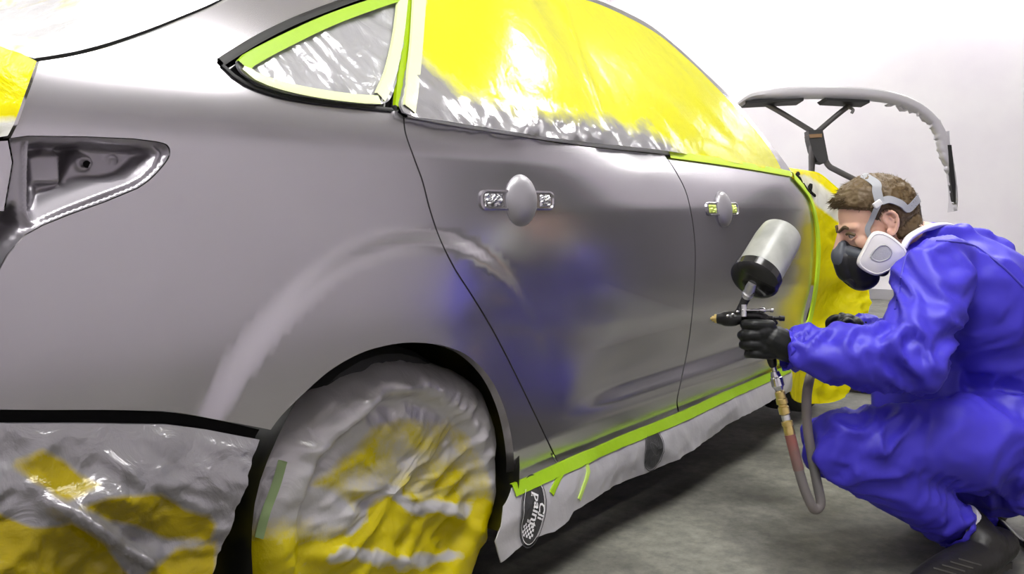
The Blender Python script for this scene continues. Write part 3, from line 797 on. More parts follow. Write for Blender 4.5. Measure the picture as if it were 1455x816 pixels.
# --- sill skirt
def sf_fn(X, Z):
    zc = max(Z, .30); k = sstep(.30, .20, Z)
    return S(X, zc)+.0-.006-.02*k+.012*sstep(.27, .1, Z)*math.sin(X*9)-.012*sstep(.30, .25, Z)*crumple(X*1.1, Z*1.1, 9.4, 6)
sloop = cut(sill_px)+[(1124, 556), (1100, 568), (1060, 590), (1010, 622), (960, 655), (915, 674), (870, 692), (840, 712), (815, 727), (808, 740), (788, 756), (750, 768), (732, 783), (712, 800), (704, 770), (716, 720)]
slo = outline(sloop, fn=sf_fn)
skirt = sheet('sill_masking_film', slo, mat('grey_sprayed_film', (.47, .46, .47), .38, .25), None, fn=sf_fn, step=.010, rim=.003, normals=False)
add_bump(skirt.data.materials[0], 14, .35, .01)
tag(skirt, 'grey sprayed film skirt with printed logos hanging below the door sill', 'masking film')
ribbon('masking_tape', [(729, 697), (793, 668), (880, 629), (965, 594), (1040, 559), (1121, 524)], .026, M['lime'], skirt, fn=lambda X, Z: min(S(X, Z), sf_fn(X, Z))-.001)
ribbon('masking_tape', [(797, 672), (790, 686), (783, 702)], .014, M['lime'], skirt, fn=sf_fn, off=.003)
ribbon('masking_tape', [(833, 658), (835, 672), (828, 694), (822, 710)], .012, mat('pale_lime_tape', (.45, .62, .12), .4), skirt, fn=sf_fn, off=.003)
# printed logo ovals
mlogo = mat('black_print', (.03, .03, .03), .5); mwp = mat('white_print', (.75, .75, .75), .5)
def decal(name, shapes, cx, cy, U, V_, m, parent, lift):
    """2D polygons (u,v in metres) laid on the film around the px point"""
    c = XZ(cx, cy, sf_fn); VV = []; FF = []
    for sh in shapes:
        b = len(VV)
        for (u, v) in sh:
            x = c[0]+U[0]*u+V_[0]*v; z = c[1]+U[1]*u+V_[1]*v; VV.append((x, sf_fn(x, z)-lift, z))
        FF.append(tuple(range(b, len(VV))))
    return mesh(name, VV, FF, m, parent, False)
def oval_pieces(a, b, n=14, a0=0, b0=0):
    out = []
    for i in range(n):                                     # thin radial strips so the print follows the folds
        for k in range(5):
            f0, f1 = k/5, (k+1)/5; t0, t1 = 2*math.pi*i/n, 2*math.pi*(i+1)/n
            q = [(a*f*math.cos(t), b*f*math.sin(t)) for f, t in ((f0, t0), (f1, t0), (f1, t1), (f0, t1))]
            out.append(q if k else q[1:])
    return out
def ring(a, b, w, n=40):
    return [[(a*math.cos(t0), b*math.sin(t0)), ((a+w)*math.cos(t0), (b+w)*math.sin(t0)), ((a+w)*math.cos(t1), (b+w)*math.sin(t1)), (a*math.cos(t1), b*math.sin(t1))]
            for t0, t1 in ((2*math.pi*i/n, 2*math.pi*(i+1)/n) for i in range(n))]
def text_shapes(txt, size):
    cu_ = bpy.data.curves.new('t', 'FONT'); cu_.body = txt; cu_.size = size; cu_.align_x = 'CENTER'; cu_.align_y = 'CENTER'; cu_.resolution_u = 2; cu_.offset = size*.02
    o = bpy.data.objects.new('t', cu_); COL.objects.link(o); me = evaluated(o); out = [[(me.vertices[i].co.x, me.vertices[i].co.y) for i in p.vertices] for p in me.polygons]
    bpy.data.objects.remove(o); return out
def logo(cx, cy, a, b, tilt, full):
    U = (math.cos(tilt), math.sin(tilt)); V_ = (-math.sin(tilt), math.cos(tilt))
    base = decal('printed_logo', oval_pieces(a, b, 28), cx, cy, U, V_, mlogo, skirt, .0030)
    base2 = decal('logo_ring', ring(a+.003, b+.003, .0025), cx, cy, U, V_, mlogo, base, .0034)
    if full:
        # text runs down the oval
        rot = lambda P, dx, dy: [[(y_+dx, -x_+dy) for x_, y_ in sh] for sh in P]
        T = rot(text_shapes('paint', .040), .006, .004)+rot(text_shapes('Cli', .036), .030, .008)
        stripes = [[(-.016+i*.005, -.028), (-.0135+i*.005, -.028), (-.0135+i*.005, .036), (-.016+i*.005, .036)] for i in range(3)]
        chk = []
        for i in range(7):
            for j in range(5):
                if (i+j) % 2 and ((-.024+i*.006)/a)**2+((-.034-j*.006)/b)**2 < .85: x_, z_ = -.027+i*.006, -.037-j*.006; chk.append([(x_, z_), (x_+.006, z_), (x_+.006, z_+.006), (x_, z_+.006)])
        decal('logo_print', T+stripes+chk+ring(a-.004, b-.004, .0016), cx, cy, U, V_, mwp, base, .0042)
    else:
        decal('logo_print', ring(a-.004, b-.004, .0015)+ring(a*.6, b*.2, .0012)+[[(-.004, -.03), (-.002, -.03), (-.002, .03), (-.004, .03)], [(.003, -.02), (.005, -.02), (.005, .03), (.003, .03)]], cx, cy, U, V_, mat('faint_grey_print', (.12, .12, .12), .5), base, .0042)
logo(757, 727, .046, .078, -.50, True)
logo(929, 638, .045, .062, -.75, False)

# --- yellow sheet over the front of the car
def df_fn(X, Z):
    k = sstep(2.46, 3.0, X); y = S(X, max(Z, .32))-.06*max(0, X-1.6)**2*k-.03*k
    y -= k*(.030*math.sin(X*13+Z*2.0+noise.noise(Vector((X*2, Z*2, 0)))*3)*sstep(.95, .6, Z)+.085*crumple(X*.8, Z*1.5, 4.4, 6)*sstep(2.55, 2.8, X+(.7-Z)*.2)+.028*crumple(X, Z, 8.4, 15))
    y -= .004
    return y
dloop = [(1127, 252), (1147, 276), (1157, 310), (1161, 350), (1159, 395), (1152, 440), (1141, 480), (1124, 520), (1124, 560), (1135, 572), (1158, 574), (1186, 571), (1206, 558), (1212, 520), (1224, 490), (1232, 452), (1236, 425), (1228, 370), (1216, 320), (1200, 282), (1182, 262), (1158, 246), (1131, 243)]
dpoly = outline(spline(dloop, 3, True), fn=df_fn)
def glare_attr(x, y): return 1.1*sstep(-6, 8, sdf((x, y), [(1132, 247), (1150, 250), (1172, 268), (1200, 285), (1200, 325), (1178, 306), (1158, 290), (1146, 272)]))  # whitens a patch of the sheet to paint in its blown highlight
mk = lambda v: glare_attr(*proj(v))
fs = sheet('front_masking_sheet', dpoly, M['drape'], None, fn=df_fn, step=.013, rim=.004, normals=False, attr=mk)
tag(fs, 'loose bright yellow sheet draped over the front wing and bonnet of the car', 'masking film')
tops = [XZ(*p, fn=df_fn) for p in spline([(1127, 250), (1158, 244), (1182, 260), (1200, 280), (1216, 318), (1228, 368), (1236, 423)], 5)]
def bon_loft():
    V = []; F = []; ny = 24
    for (x, z) in tops:
        y0 = df_fn(x, z)
        for k in range(ny+1):
            t = k/ny; y = y0+(CW-2*y0)*t; V.append(Vector((x+.10*(1-abs(2*t-1)**3)*sstep(2.9, 3.2, x), y, z+.055*(1-abs(2*t-1)**2.4)+.03*(crumple(x, y, 2.0, 4)-.3)*sstep(0, .15, t))))
    n = ny+1
    for i in range(len(tops)-1):
        for k in range(ny): a = i*n+k; F.append((a, a+n, a+n+1, a+1))
    o = mesh('bonnet_cover', V, F, M['drape'], fs); at_ = o.data.attributes.new('spray', 'FLOAT', 'POINT'); at_.data.foreach_set('value', [.0]*len(V)); return o
bon_loft()
ribbon('masking_tape', [(1127, 250), (1149, 277), (1159, 310), (1163, 350), (1161, 395), (1154, 440), (1143, 480), (1126, 519)], .030, mat('bright_lime_tape', (.55, .80, .02), .5), fs, fn=lambda X, Z: min(S(X, Z), df_fn(X, Z))-.002)
# pale marks printed on the patch painted white as glare
for q in ([(1134, 246), (1131, 250), (1136, 254), (1138, 260)], [(1148, 268), (1152, 262), (1151, 272), (1157, 278)], [(1141, 262), (1146, 270), (1150, 274)]):
    ribbon('ink_mark', q, .012, M['dark'], fs, fn=df_fn, off=.006, step=.01)

# ------------------------------------------------------------------ bumper skin drying on its stand, beyond the car
DB = 4.6
bs = empty('bumper_cover', at(1210, 250, DB)); tag(bs, 'grey bumper skin hanging bowed on a tube stand against the far wall', 'car bumper')
M['bumper'] = mat('grey_painted_plastic', (.50, .49, .52), .32, .5)
bp_ = spline([(1040, 150), (1062, 134), (1090, 127), (1130, 123), (1180, 122), (1230, 124), (1275, 131), (1308, 145), (1332, 165), (1347, 190), (1355, 220), (1359, 250), (1361, 280), (1359, 300)], 8)
wd = [(0, 8), (.1, 12), (.2, 18), (.35, 19), (.5, 18), (.62, 17), (.70, 20), (.76, 20), (.84, 13), (.93, 8), (1, 2)]
def bcover():
    V = []; F = []; n = len(bp_)
    bd = cf.copy()
    for i, p in enumerate(bp_):
        a, b = Vector(bp_[max(i-1, 0)]), Vector(bp_[min(i+1, n-1)]); t = (b-a).normalized(); q = Vector((-t.y, t.x))   # towards the inside of the bow
        W = poly_y(wd, i/(n-1))
        jag = 0 if i/(n-1) < .45 else 1.6*math.sin(i*2.3)*(math.sin(i*.9) > 0)
        o = at(p[0], p[1], DB); inn = at(p[0]+q.x*(W+jag), p[1]+q.y*(W+jag), DB)
        v = inn-o
        for (s, dd) in ((1.0, .010), (1.0, 0), (.82, -.012), (.5, -.018), (.18, -.012), (0, .01), (-.03, .05), (-.01, .09), (.06, .095), (.08, .06), (.12, .02), (.9, .010)):
            V.append(o+v*s+bd*dd)
    K = 12
    for i in range(n-1):
        for k in range(K): k2 = (k+1) % K; F.append((i*K+k, i*K+k2, (i+1)*K+k2, (i+1)*K+k))
    F.append(tuple(range(K))); F.append(tuple((n-1)*K+k for k in reversed(range(K))))
    o = mesh('bumper_skin', V, F, M['bumper'], bs); fix_normals(o); return autosmooth(o, 40)
bcover()
def slab(name, pxs, d, depth, m, parent):
    V = [at(x, y, d) for x, y in pxs]+[at(x, y, d)+cf*depth for x, y in pxs]; n = len(pxs)
    F = [tuple(range(n)), tuple(range(2*n-1, n-1, -1))]+[(i, i+n, (i+1) % n+n, (i+1) % n) for i in range(n)]
    o = mesh(name, V, F, m, parent, False); fix_normals(o); return o
for q in ([(1060, 143), (1142, 139), (1142, 143), (1062, 147)], [(1172, 139), (1236, 142), (1236, 146), (1176, 143)]):
    slab('lower_lip', q, DB-.03, .12, M['trim'], bs)
for q in ([(1278, 148), (1290, 146), (1292, 156), (1284, 156)], [(1294, 151), (1301, 150), (1303, 158), (1298, 159)], [(1312, 163), (1320, 162), (1322, 172), (1316, 170)], [(1324, 172), (1336, 170), (1342, 186), (1334, 182)], [(1336, 188), (1349, 186), (1350, 206), (1341, 206)], [(1268, 145), (1262, 147), (1264, 149), (1272, 149)]):
    slab('mounting_tab', q, DB+.01, .05, M['bumper'], bs)
slab('end_bracket', [(1347, 206), (1352, 206), (1358, 262), (1358, 290), (1355, 284), (1350, 250)], DB-.02, .03, M['trim'], bs)
st = empty('bumper_stand', at(1160, 560, DB)); tag(st, 'dark steel tube stand with forked arms holding the bumper skin', 'stand')
M['tube'] = mat('dark_steel_tube', (.10, .095, .095), .4, .4)
D1 = DB+.05
tube('fork_arm', [at(1074, 140, D1), at(1110, 160, D1), at(1154, 187, D1)], .014, M['tube'], st)
tube('fork_arm', [at(1220, 140, D1), at(1190, 163, D1), at(1162, 187, D1)], .014, M['tube'], st)
hubV = [(1149, 185), (1169, 184), (1172, 200), (1177, 226), (1171, 232), (1162, 230), (1154, 214), (1150, 198)]
slab('hub', hubV, D1-.03, .07, mat('blackened_hub', (.03, .03, .03), .5), st)
slab('hub_collar', [(1150, 191), (1168, 190), (1168, 195), (1151, 196)], D1-.036, .08, mat('rusty_collar', (.22, .13, .06), .6), st)
zc = at(1158, 560, D1)
tube('upright', [at(1157, 192, D1), at(1155, 222, D1), at(1153, 250, D1), at(1152, 400, D1), Vector((at(1152, 400, D1).x, at(1152, 400, D1).y, .02))], [(.018, .03), (.02, .034), (.014, .02), (.016, .016), (.016, .016)], M['tube'], st)
e1 = at(1290, 292, D1)
tube('rear_strut', [at(1172, 226, D1), at(1178, 236, D1), at(1190, 243, D1), at(1232, 264, D1), e1, at(1306, 310, D1), Vector((at(1330, 400, D1).x, at(1330, 400, D1).y, .02))], .015, M['tube'], st, n=6)
box('foot', (at(1152, 400, D1).x, at(1152, 400, D1).y, .02), (.03, .35, .02), M['tube'], st, bev=.006)
tube('tension_screw', [at(1205, 152, D1-.02), at(1212, 156, D1-.03), at(1210, 161, D1-.03)], .008, M['tube'], st, sides=8)

# ------------------------------------------------------------------ the painter
M['coverall'] = mat('blue_disposable_coverall', (.046, .033, .50), .48, 0, Specular_IOR_Level=.4); add_bump(M['coverall'], 5.5, .30, .03, 3, .5, kind='ridge')
M['skin'] = mat('skin', (.70, .42, .31), .5, 0, Subsurface_Weight=.12, Subsurface_Scale=.01)
M['hair'] = mat('short_brown_hair', (.10, .062, .022), .55)
M['glove'] = mat('black_glove_rubber', (.007, .008, .008), .42, 0, Specular_IOR_Level=.35)
M['boot'] = mat('black_boot_leather', (.014, .013, .012), .4, 0, Specular_IOR_Level=.3); add_bump(M['boot'], 30, .3, .004)
man = empty('person', (at(1330, 800, 2.36).x, at(1330, 800, 2.36).y, 0)); tag(man, 'person crouching in a blue hooded coverall and respirator, aiming a spray gun at the car', 'person')
def wrinkle(me, bones, amp=.008):
    """folds that gather at the joints and run round the limbs"""
    me.update(); out = []
    B = [(Vector(a), Vector(b), ja, jb, f) for a, b, ja, jb, f in bones]
    for v in me.vertices:
        p = v.co; best = None
        for (a, b, ja, jb, f) in B:
            d = b-a; t = max(0, min(1, (p-a).dot(d)/d.length_squared)); q = (p-(a+d*t)).length
            if best is None or q < best[0]: best = (q, t, d, ja, jb, a, f)
        q, t, d, ja, jb, a, f = best; L = d.length; dn = d.normalized(); rad = p-(a+d*t); s = t*L
        k = .50+ja*math.exp(-(s/.13)**2)+jb*math.exp(-((L-s)/.13)**2)
        u = rad.normalized() if rad.length > 1e-6 else v.normal
        w_ = s*f+noise.noise(p*5)*1.3+u.dot(cf)*1.1
        n1 = abs(noise.noise(Vector((w_*1.15, u.x*.9+u.z*.6, u.y*.9+7))))
        n2 = abs(noise.noise(Vector((w_*2.3, u.x*1.8, u.z*1.8+3))))
        h = (1-min(1, n1*2.2))**1.3*1.15+(1-min(1, n2*2.2))*.35-.5
        out.append(v.normal*amp*k*h*1.0+v.normal*.006*noise.noise(p*7))
    for v, o in zip(me.vertices, out): v.co += o
U_ = cf
hipN, kneeN, ankN = at(1432, 628, 2.36), at(1200, 636, 2.18), at(1350, 742, 2.29)
hipF, kneeF, ankF = at(1440, 625, 2.62), at(1178, 634, 2.58), at(1388, 732, 2.66)
pel, wai, che, upc, nek = at(1456, 628, 2.5), at(1432, 535, 2.48), at(1392, 440, 2.44), at(1352, 385, 2.42), at(1318, 352, 2.42)
shN, elN, wrN = at(1326, 392, 2.24), at(1296, 510, 2.12), at(1133, 499, 2.12)
shF, elF, wrF = at(1335, 400, 2.62), at(1290, 490, 2.74), at(1222, 467, 2.70)
parts = []
parts.append(limb([pel, wai, che, upc, nek], [(.165, .18), (.175, .17), (.172, .20), (.125, .185), (.06, .075)], 28, upv=U_))
parts.append(limb([hipN, hipN.lerp(kneeN, .5), kneeN], [(.135, .12), (.108, .10), (.082, .078)], 24, upv=U_))
parts.append(limb([kneeN, kneeN.lerp(ankN, .4), ankN], [(.078, .076), (.070, .072), (.052, .056)], 24, upv=U_))
parts.append(limb([hipF, hipF.lerp(kneeF, .5), kneeF], [(.13, .11), (.105, .10), (.08, .078)], 24, upv=U_))
parts.append(limb([kneeF, kneeF.lerp(ankF, .4), ankF], [(.075, .072), (.068, .07), (.055, .055)], 24, upv=U_))
parts.append(limb([at(1345, 400, 2.30), shN, shN.lerp(elN, .5)+cr*.005, elN], [(.10, .07), (.088, .085), (.078, .078), (.074, .072)], 24, upv=U_))
parts.append(limb([elN, elN.lerp(wrN, .35), elN.lerp(wrN, .75), wrN], [(.076, .074), (.070, .068), (.060, .058), (.043, .045)], 24, upv=U_))
parts.append(limb([shF, elF], [(.085, .085), (.07, .07)], 20, upv=U_)); parts.append(limb([elF, wrF], [(.065, .065), (.032, .034)], 20, upv=U_))
parts.append(ball(at(1418, 660, 2.46), (.15, .17, .13)))
parts.append(limb([at(1345, 450, 2.46), at(1318, 520, 2.48), at(1312, 590, 2.48)], [.11, .125, .12], 20))
parts.append(ball(at(1405, 352, 2.44), (.05, .07, .028)))                     # hood rolled on the back
parts.append(limb([at(1300, 352, 2.32), at(1345, 335, 2.36), at(1400, 338, 2.42)], [.026, .026, .022], 14))
me = remeshed(parts, .0085, 5)
bones = [(pel, wai, .5, .8, 7), (wai, che, .8, .3, 6), (che, upc, .3, .3, 5), (hipN, kneeN, 1.3, 1.2, 11), (kneeN, ankN, 1.3, 1.0, 12), (hipF, kneeF, 1, 1, 11), (kneeF, ankF, 1, 1, 12), (shN, elN, .8, 1.5, 10), (elN, wrN, 1.6, 1.5, 13), (shF, elF, .6, 1, 10), (elF, wrF, 1, 1, 12)]
wrinkle(me, bones, .0135)
cov = link('coverall', me, M['coverall'], man)
bmx = bmesh.new(); bmx.from_mesh(me)
for _ in range(2): bmesh.ops.smooth_vert(bmx, verts=bmx.verts[:], factor=.4, use_axis_x=True, use_axis_y=True, use_axis_z=True)
bmx.to_mesh(me); bmx.free()
# elasticated cuffs as gathered rings
def cuff(name, c, d, r, ln, m, wob=.003, par=None):
    V = []; F = []; d = d.normalized(); a = d.orthogonal().normalized(); b = d.cross(a); n = 40; K = 7
    for j in range(K):
        for i in range(n):
            th = 2*math.pi*i/n; rr = r+wob*math.sin(th*11+j*.4)+.004*math.sin(j*1.4)
            V.append(c+d*(ln*(j/(K-1)-.5))+(a*math.cos(th)+b*math.sin(th))*rr)
    for j in range(K-1):
        for i in range(n): F.append((j*n+i, j*n+(i+1) % n, (j+1)*n+(i+1) % n, (j+1)*n+i))
    o = mesh(name, V, F, m, par or man); fix_normals(o); return o
cuff('cuff', wrN+(wrN-elN).normalized()*.012, wrN-elN, .044, .034, M['coverall'], par=cov)
cuff('cuff', ankN+(ankN-kneeN).normalized()*.028, ankN-kneeN, .057, .05, M['coverall'], par=cov)
# seams on the sleeve and the back, following the cloth
covb = BVHTree.FromPolygons([v.co.copy() for v in me.vertices], [tuple(p.vertices) for p in me.polygons])
def on(bvh, px, py, off=0.0):
    d = ray(px, py).normalized(); r_ = bvh.ray_cast(CAM, d)
    return (r_[0]-d*off, r_[1]) if r_[0] is not None else (None, None)
def seam(name, pxs, rad, m, parent, bvh, off=.0, sides=8):
    P = [on(bvh, x, y, off)[0] for x, y in spline(pxs, 6)]; P = [p for p in P if p is not None]
    return tube(name, P, rad, m, parent, sides=sides, n=1) if len(P) > 2 else None
M['seam'] = mat('stitched_seam_cloth', (.05, .04, .42), .55)
seam('seam', [(1292, 352), (1283, 380), (1278, 410), (1272, 440)], .0028, M['seam'], cov, covb)
seam('seam', [(1330, 342), (1380, 348), (1420, 375), (1454, 408)], .0032, M['seam'], cov, covb)

# head, neck and face: one skin
HC = at(1245, 318, 2.38); ta = math.radians(20); LF = (-cr*math.cos(ta)-AZ*math.sin(ta)); LU = (AZ*math.cos(ta)-cr*math.sin(ta)); LS = LF.cross(LU)
if LS.dot(cf) > 0: LS = -LS
def L(f, s, u): return HC+LF*f+LS*s+LU*u
HA = (LF, LS, LU)
hp = [ball(L(-.010, 0, .032), (.097, .076, .084), HA, 32, 20), ball(L(.028, 0, -.002), (.064, .066, .078), HA, 28, 18), ball(L(.022, 0, -.062), (.060, .056, .052), HA, 24, 16),
      ball(L(.066, 0, -.098), (.024, .030, .020), HA), ball(L(-.045, 0, -.02), (.055, .060, .060), HA)]
hp.append(limb([L(.068, -.045, .016), L(.080, -.022, .020), L(.083, 0, .016), L(.080, .022, .020), L(.068, .045, .016)], [.011]*5, 12))
hp.append(limb([L(.090, 0, .014), L(.106, 0, -.012), L(.116, 0, -.034)], [.009, .010, .014], 12))
for s in (-1, 1):
    hp.append(ball(L(.058, s*.044, -.024), (.024, .018, .020), HA))
    hp.append(ball(L(.110, s*.012, -.036), (.010, .008, .008), HA)); hp.append(ball(L(.040, s*.050, -.060), (.035, .014, .035), HA))
    # ear: rim, lobe, inner ridge
    er = [L(-.004+f_*.9, s*(.073+.004), u_-.004) for f_, u_ in ((.010, .010), (.012, .024), (.002, .034), (-.012, .032), (-.020, .018), (-.017, 0), (-.008, -.016), (.003, -.024), (.010, -.014))]
    er = [p+LS*s*(.012*sstep(.0, -.02, (p-HC).dot(LF))) for p in er]
    hp.append(limb(er, [.0045]*8+[.006], 8)); hp.append(ball(L(-.008, s*.072, .0), (.013, .009, .024), HA, 14, 10))
    hp.append(limb([L(-.006, s*.083, .018), L(-.013, s*.084, .006), L(-.006, s*.081, -.006)], [.003]*3, 8))
hp.append(ball(L(.088, 0, -.068), (.011, .024, .007), HA)); hp.append(ball(L(.086, 0, -.078), (.011, .020, .008), HA))
hp.append(limb([L(-.035, 0, -.03), L(-.045, 0, -.085), nek+Vector((0, 0, .02)), nek-AZ*.05], [.056, .052, .050, .050], 24))
hm = remeshed(hp, .0031, 3)
body = link('body', hm, M['skin'], man)
hbv = BVHTree.FromPolygons([v.co.copy() for v in hm.vertices], [tuple(p.vertices) for p in hm.polygons])
def hskin(p, o=0):
    a, b, c, d = hbv.find_nearest(p+LF*.02); return a+b*o
for s in (-1, 1):
    e = mesh('eye', *ball(L(.0755, s*.031, -.002), (.0125, .0135, .0105), HA, 16, 12), mat('eye_white', (.55, .48, .44), .2), man)
    mesh('iris', *ball(L(.0845, s*.032, -.002), (.0035, .0058, .0058), HA, 12, 8), mat('brown_iris', (.03, .015, .008), .1), e)
    tube('lash_with_lid_shadow', [L(.076, s*.046, -.003), L(.087, s*.036, .006), L(.090, s*.026, .004)], .0036, M['hair'], man, 8)  # lash drawn thick so its dark also paints the eyelid's shadow
    eb = [hskin(q, .0012) for q in (L(.078, s*.046, .018), L(.088, s*.035, .026), L(.0925, s*.024, .025), L(.093, s*.014, .021))]
    tube('eyebrow', eb, [.003, .005, .0048, .003], M['hair'], man, 8)
    tube('lower_lid', [L(.074, s*.046, -.006), L(.084, s*.034, -.013), L(.084, s*.022, -.010)], .003, M['skin'], man, 8)
# hair: a shell lifted off the scalp, with short tufts
def hairline(f, s, u):
    top = sstep(.064, .078, u-.006+.46*(.085-f))
    side = sstep(.030, .018, f)*sstep(-.004, .008, u-.9*max(0, f+.0)-.0)*sstep(-.04, -.03, u)
    back = sstep(-.018, -.030, f)*sstep(-.052, -.038, u+.25*(f+.03))
    return max(top, side, back)
hv = {}; V = []; F = []; 
loc = [((v.co-HC).dot(LF), (v.co-HC).dot(LS), (v.co-HC).dot(LU)) for v in hm.vertices]
def earz(f, s, u): return sstep(.030, .022, math.hypot((f+.004), (u-.002)*.66)) if abs(s) > .06 else 0
hl = [hairline(*q)*(1-earz(*q))*(q[2] > -.07) for q in loc]
for p in hm.polygons:
    if max(hl[i] for i in p.vertices) > .02:
        f = []
        for i in p.vertices:
            if i not in hv:
                hv[i] = len(V); v = hm.vertices[i]; k = hl[i]; q = v.co
                hgt = (.0095+.010*sstep(.03, .10, loc[i][2])*sstep(-.08, .06, loc[i][0]))*sstep(0, .6, k)-.001*(k < .1)
                hgt += (.0035*noise.noise(q*70)+.0025*noise.noise(q*160))*k
                V.append(q+v.normal*hgt)
            f.append(hv[i])
        F.append(tuple(f))
rnd = random.Random(5); hi = [i for i in range(len(loc)) if hl[i] > .35]
for _ in range(2600):
    i = rnd.choice(hi); v = hm.vertices[i]; f, s, u = loc[i]; base = v.co+v.normal*.004
    up = sstep(.03, .09, u); ln = (.014+.014*up*sstep(-.06, .08, f))*rnd.uniform(.7, 1.25)
    d = (v.normal*(.45+.5*up)+LF*(.9*up-.1)-LU*(.75*(1-up))+Vector((rnd.uniform(-.25, .25), rnd.uniform(-.25, .25), rnd.uniform(-.2, .2)))).normalized()
    a = d.orthogonal().normalized(); b = d.cross(a); r_ = .0016; bI = len(V)
    V += [base+a*r_, base-a*r_*.5+b*r_*.87, base-a*r_*.5-b*r_*.87, base+d*ln*.6+v.normal*.002, base+d*ln]
    V[-2] = base+d*ln*.6; F += [(bI, bI+1, bI+4), (bI+1, bI+2, bI+4), (bI+2, bI, bI+4)]
for _ in range(150):                                                      # forelock brushed forward
    base = L(.070+rnd.uniform(-.02, .010), rnd.uniform(-.04, .045), .086+rnd.uniform(-.010, .012)); d = (LF*.9+LU*rnd.uniform(-.45, .25)+LS*rnd.uniform(-.3, .3)).normalized(); ln = rnd.uniform(.014, .030)
    a = d.orthogonal().normalized(); b = d.cross(a); r_ = .0022; bI = len(V)
    V += [base+a*r_, base-a*r_*.5+b*r_*.87, base-a*r_*.5-b*r_*.87, base+d*ln]; F += [(bI, bI+1, bI+3), (bI+1, bI+2, bI+3), (bI+2, bI, bI+3)]
mesh('hair', V, F, M['hair'], man)
# pale collar lining round the neck
M['lining'] = mat('white_collar_lining', (.8, .78, .82), .6)
colr = []
cdir = (L(-.04, 0, -.07)-nek).normalized()
for (x, y, d, r_) in ((1284, 352, 2.30, .012), (1292, 338, 2.30, .018), (1312, 326, 2.31, .022), (1332, 322, 2.36, .022), (1345, 324, 2.44, .02), (1335, 330, 2.52, .018)): colr.append((at(x, y, d), r_))
tube('collar', [c for c, _ in colr], [(.008, r_) for _, r_ in colr], M['lining'], cov, 14, upv=cf)

# gloved hands
def hand(W, palm, dx, dy, dz, fingers, thumb, name='glove'):
    """dx: image-right, dy: up, dz: away from the camera"""
    q = lambda x, y, z: palm+dx*x+dy*y+dz*z
    ps = [limb([q(-.018, .034, .004), q(-.022, .0, .003), q(-.014, -.030, .003)], [.012, .014, .012], 14), limb([W, W.lerp(palm, .5), q(0.012, 0, 0)], [.034, .036, .036], 18), ball(q(-.004, 0, .0), (.040, .043, .027), (dx, dy, dz)), ball(q(-.012, .016, -.004), (.030, .026, .024), (dx, dy, dz)), ball(q(-.012, -.018, -.002), (.028, .026, .024), (dx, dy, dz))]
    for f in fingers: ps.append(limb([q(*p) for p in f[0]], f[1], 12, 4))
    ps.append(limb([q(*p) for p in thumb], [.015, .013, .012, .010], 12, 4))
    o = link(name, remeshed(ps, .0024, 2), M['glove'], man); return o
palmN = at(1092, 484, 2.12)
fg = []
for k, (y, x, ln) in enumerate(((.040, -.028, 0), (.014, -.033, .002), (-.010, -.031, .0), (-.033, -.022, -.004))):
    r = (.0105, .0102, .0098, .0088)[k]
    fg.append(([(x+.028, y*.93-.002, -.010), (x-.012-ln, y*.93, -.012), (x-.024-ln, y*.93-.001, .008), (x-.014, y-.003, .034), (x+.012, y-.003, .044)], [r*1.3, r*1.25, r*1.2, r, r*.9]))
hand(wrN+(wrN-elN).normalized()*-.01, palmN, cr, AZ, cf, fg, [(.012, .020, .022), (.004, .036, .034), (-.014, .044, .042), (-.034, .043, .044)])
palmF = at(1205, 466, 2.68)
fg2 = [([(-.015, y, -.006), (-.042, y+.002, -.004), (-.058, y-.010, .0), (-.056, y-.026, .006)], [.010, .010, .009, .008]) for y in (.028, .009, -.010, -.027)]
hand(wrF, palmF, cr, AZ, cf, fg2, [(.0, .012, -.02), (-.018, .020, -.034), (-.034, .012, -.038), (-.046, .002, -.036)])

# boots and sock
def boot(name, toe, ball_, heel, ank, par=man, w=.046):
    up = AZ; d = (toe-heel); d.z = 0; d = d.normalized(); side = d.cross(up)
    hv_ = (heel-ball_)
    ps = [limb([toe, ball_, ball_.lerp(heel, .5)+AZ*.012, heel+AZ*.03], [(.032, .040), (.044, w), (.058, .045), (.046, .042)], 20, upv=side.cross(d)),
          limb([heel.lerp(ball_, .25)+AZ*.035, ank], [(.056, .050), (.054, .050)], 20)]
    me_ = remeshed(ps, .005, 4)
    o = link(name, me_, M['boot'], par); return o, side
toeN, balN, heeN = Vector((*at(1300, 800, 2.08).xy, .035)), Vector((*at(1332, 800, 2.14).xy, .045)), at(1420, 790, 2.30)
bo, sd = boot('boot', toeN, balN, heeN, at(1374, 748, 2.31))
M['sole'] = mat('worn_black_sole', (.05, .048, .042), .6)
# sole follows ball to heel, with tread blocks
def sole(p, parent, w=.044):
    V = []; F = []; P_ = resample(spline([tuple(q) for q in p], 6), .012); n = len(P_)
    for i, q in enumerate(P_):
        t = (P_[min(i+1, n-1)]-P_[max(i-1, 0)]).normalized(); s = t.cross(AZ).normalized(); nn = s.cross(t); W = w*(.75+.25*math.sin(math.pi*min(1, i/(n-1)*1.1)))
        g = .004*(i % 2)
        for a, b in ((-1, .006), (1, .006), (1, -.008-g), (-1, -.008-g)): V.append(q+s*W*a+nn*b)
    for i in range(n-1):
        for k in range(4): F.append((i*4+k, i*4+(k+1) % 4, (i+1)*4+(k+1) % 4, (i+1)*4+k))
    F += [(0, 1, 2, 3), (n*4-1, n*4-2, n*4-3, n*4-4)]
    o = mesh('sole', V, F, M['sole'], parent, False); fix_normals(o); return o
sole([Vector((toeN.x, toeN.y, .014)), Vector((balN.x, balN.y, .014)), balN.lerp(heeN, .5)-AZ*.018, heeN-AZ*.012], bo)
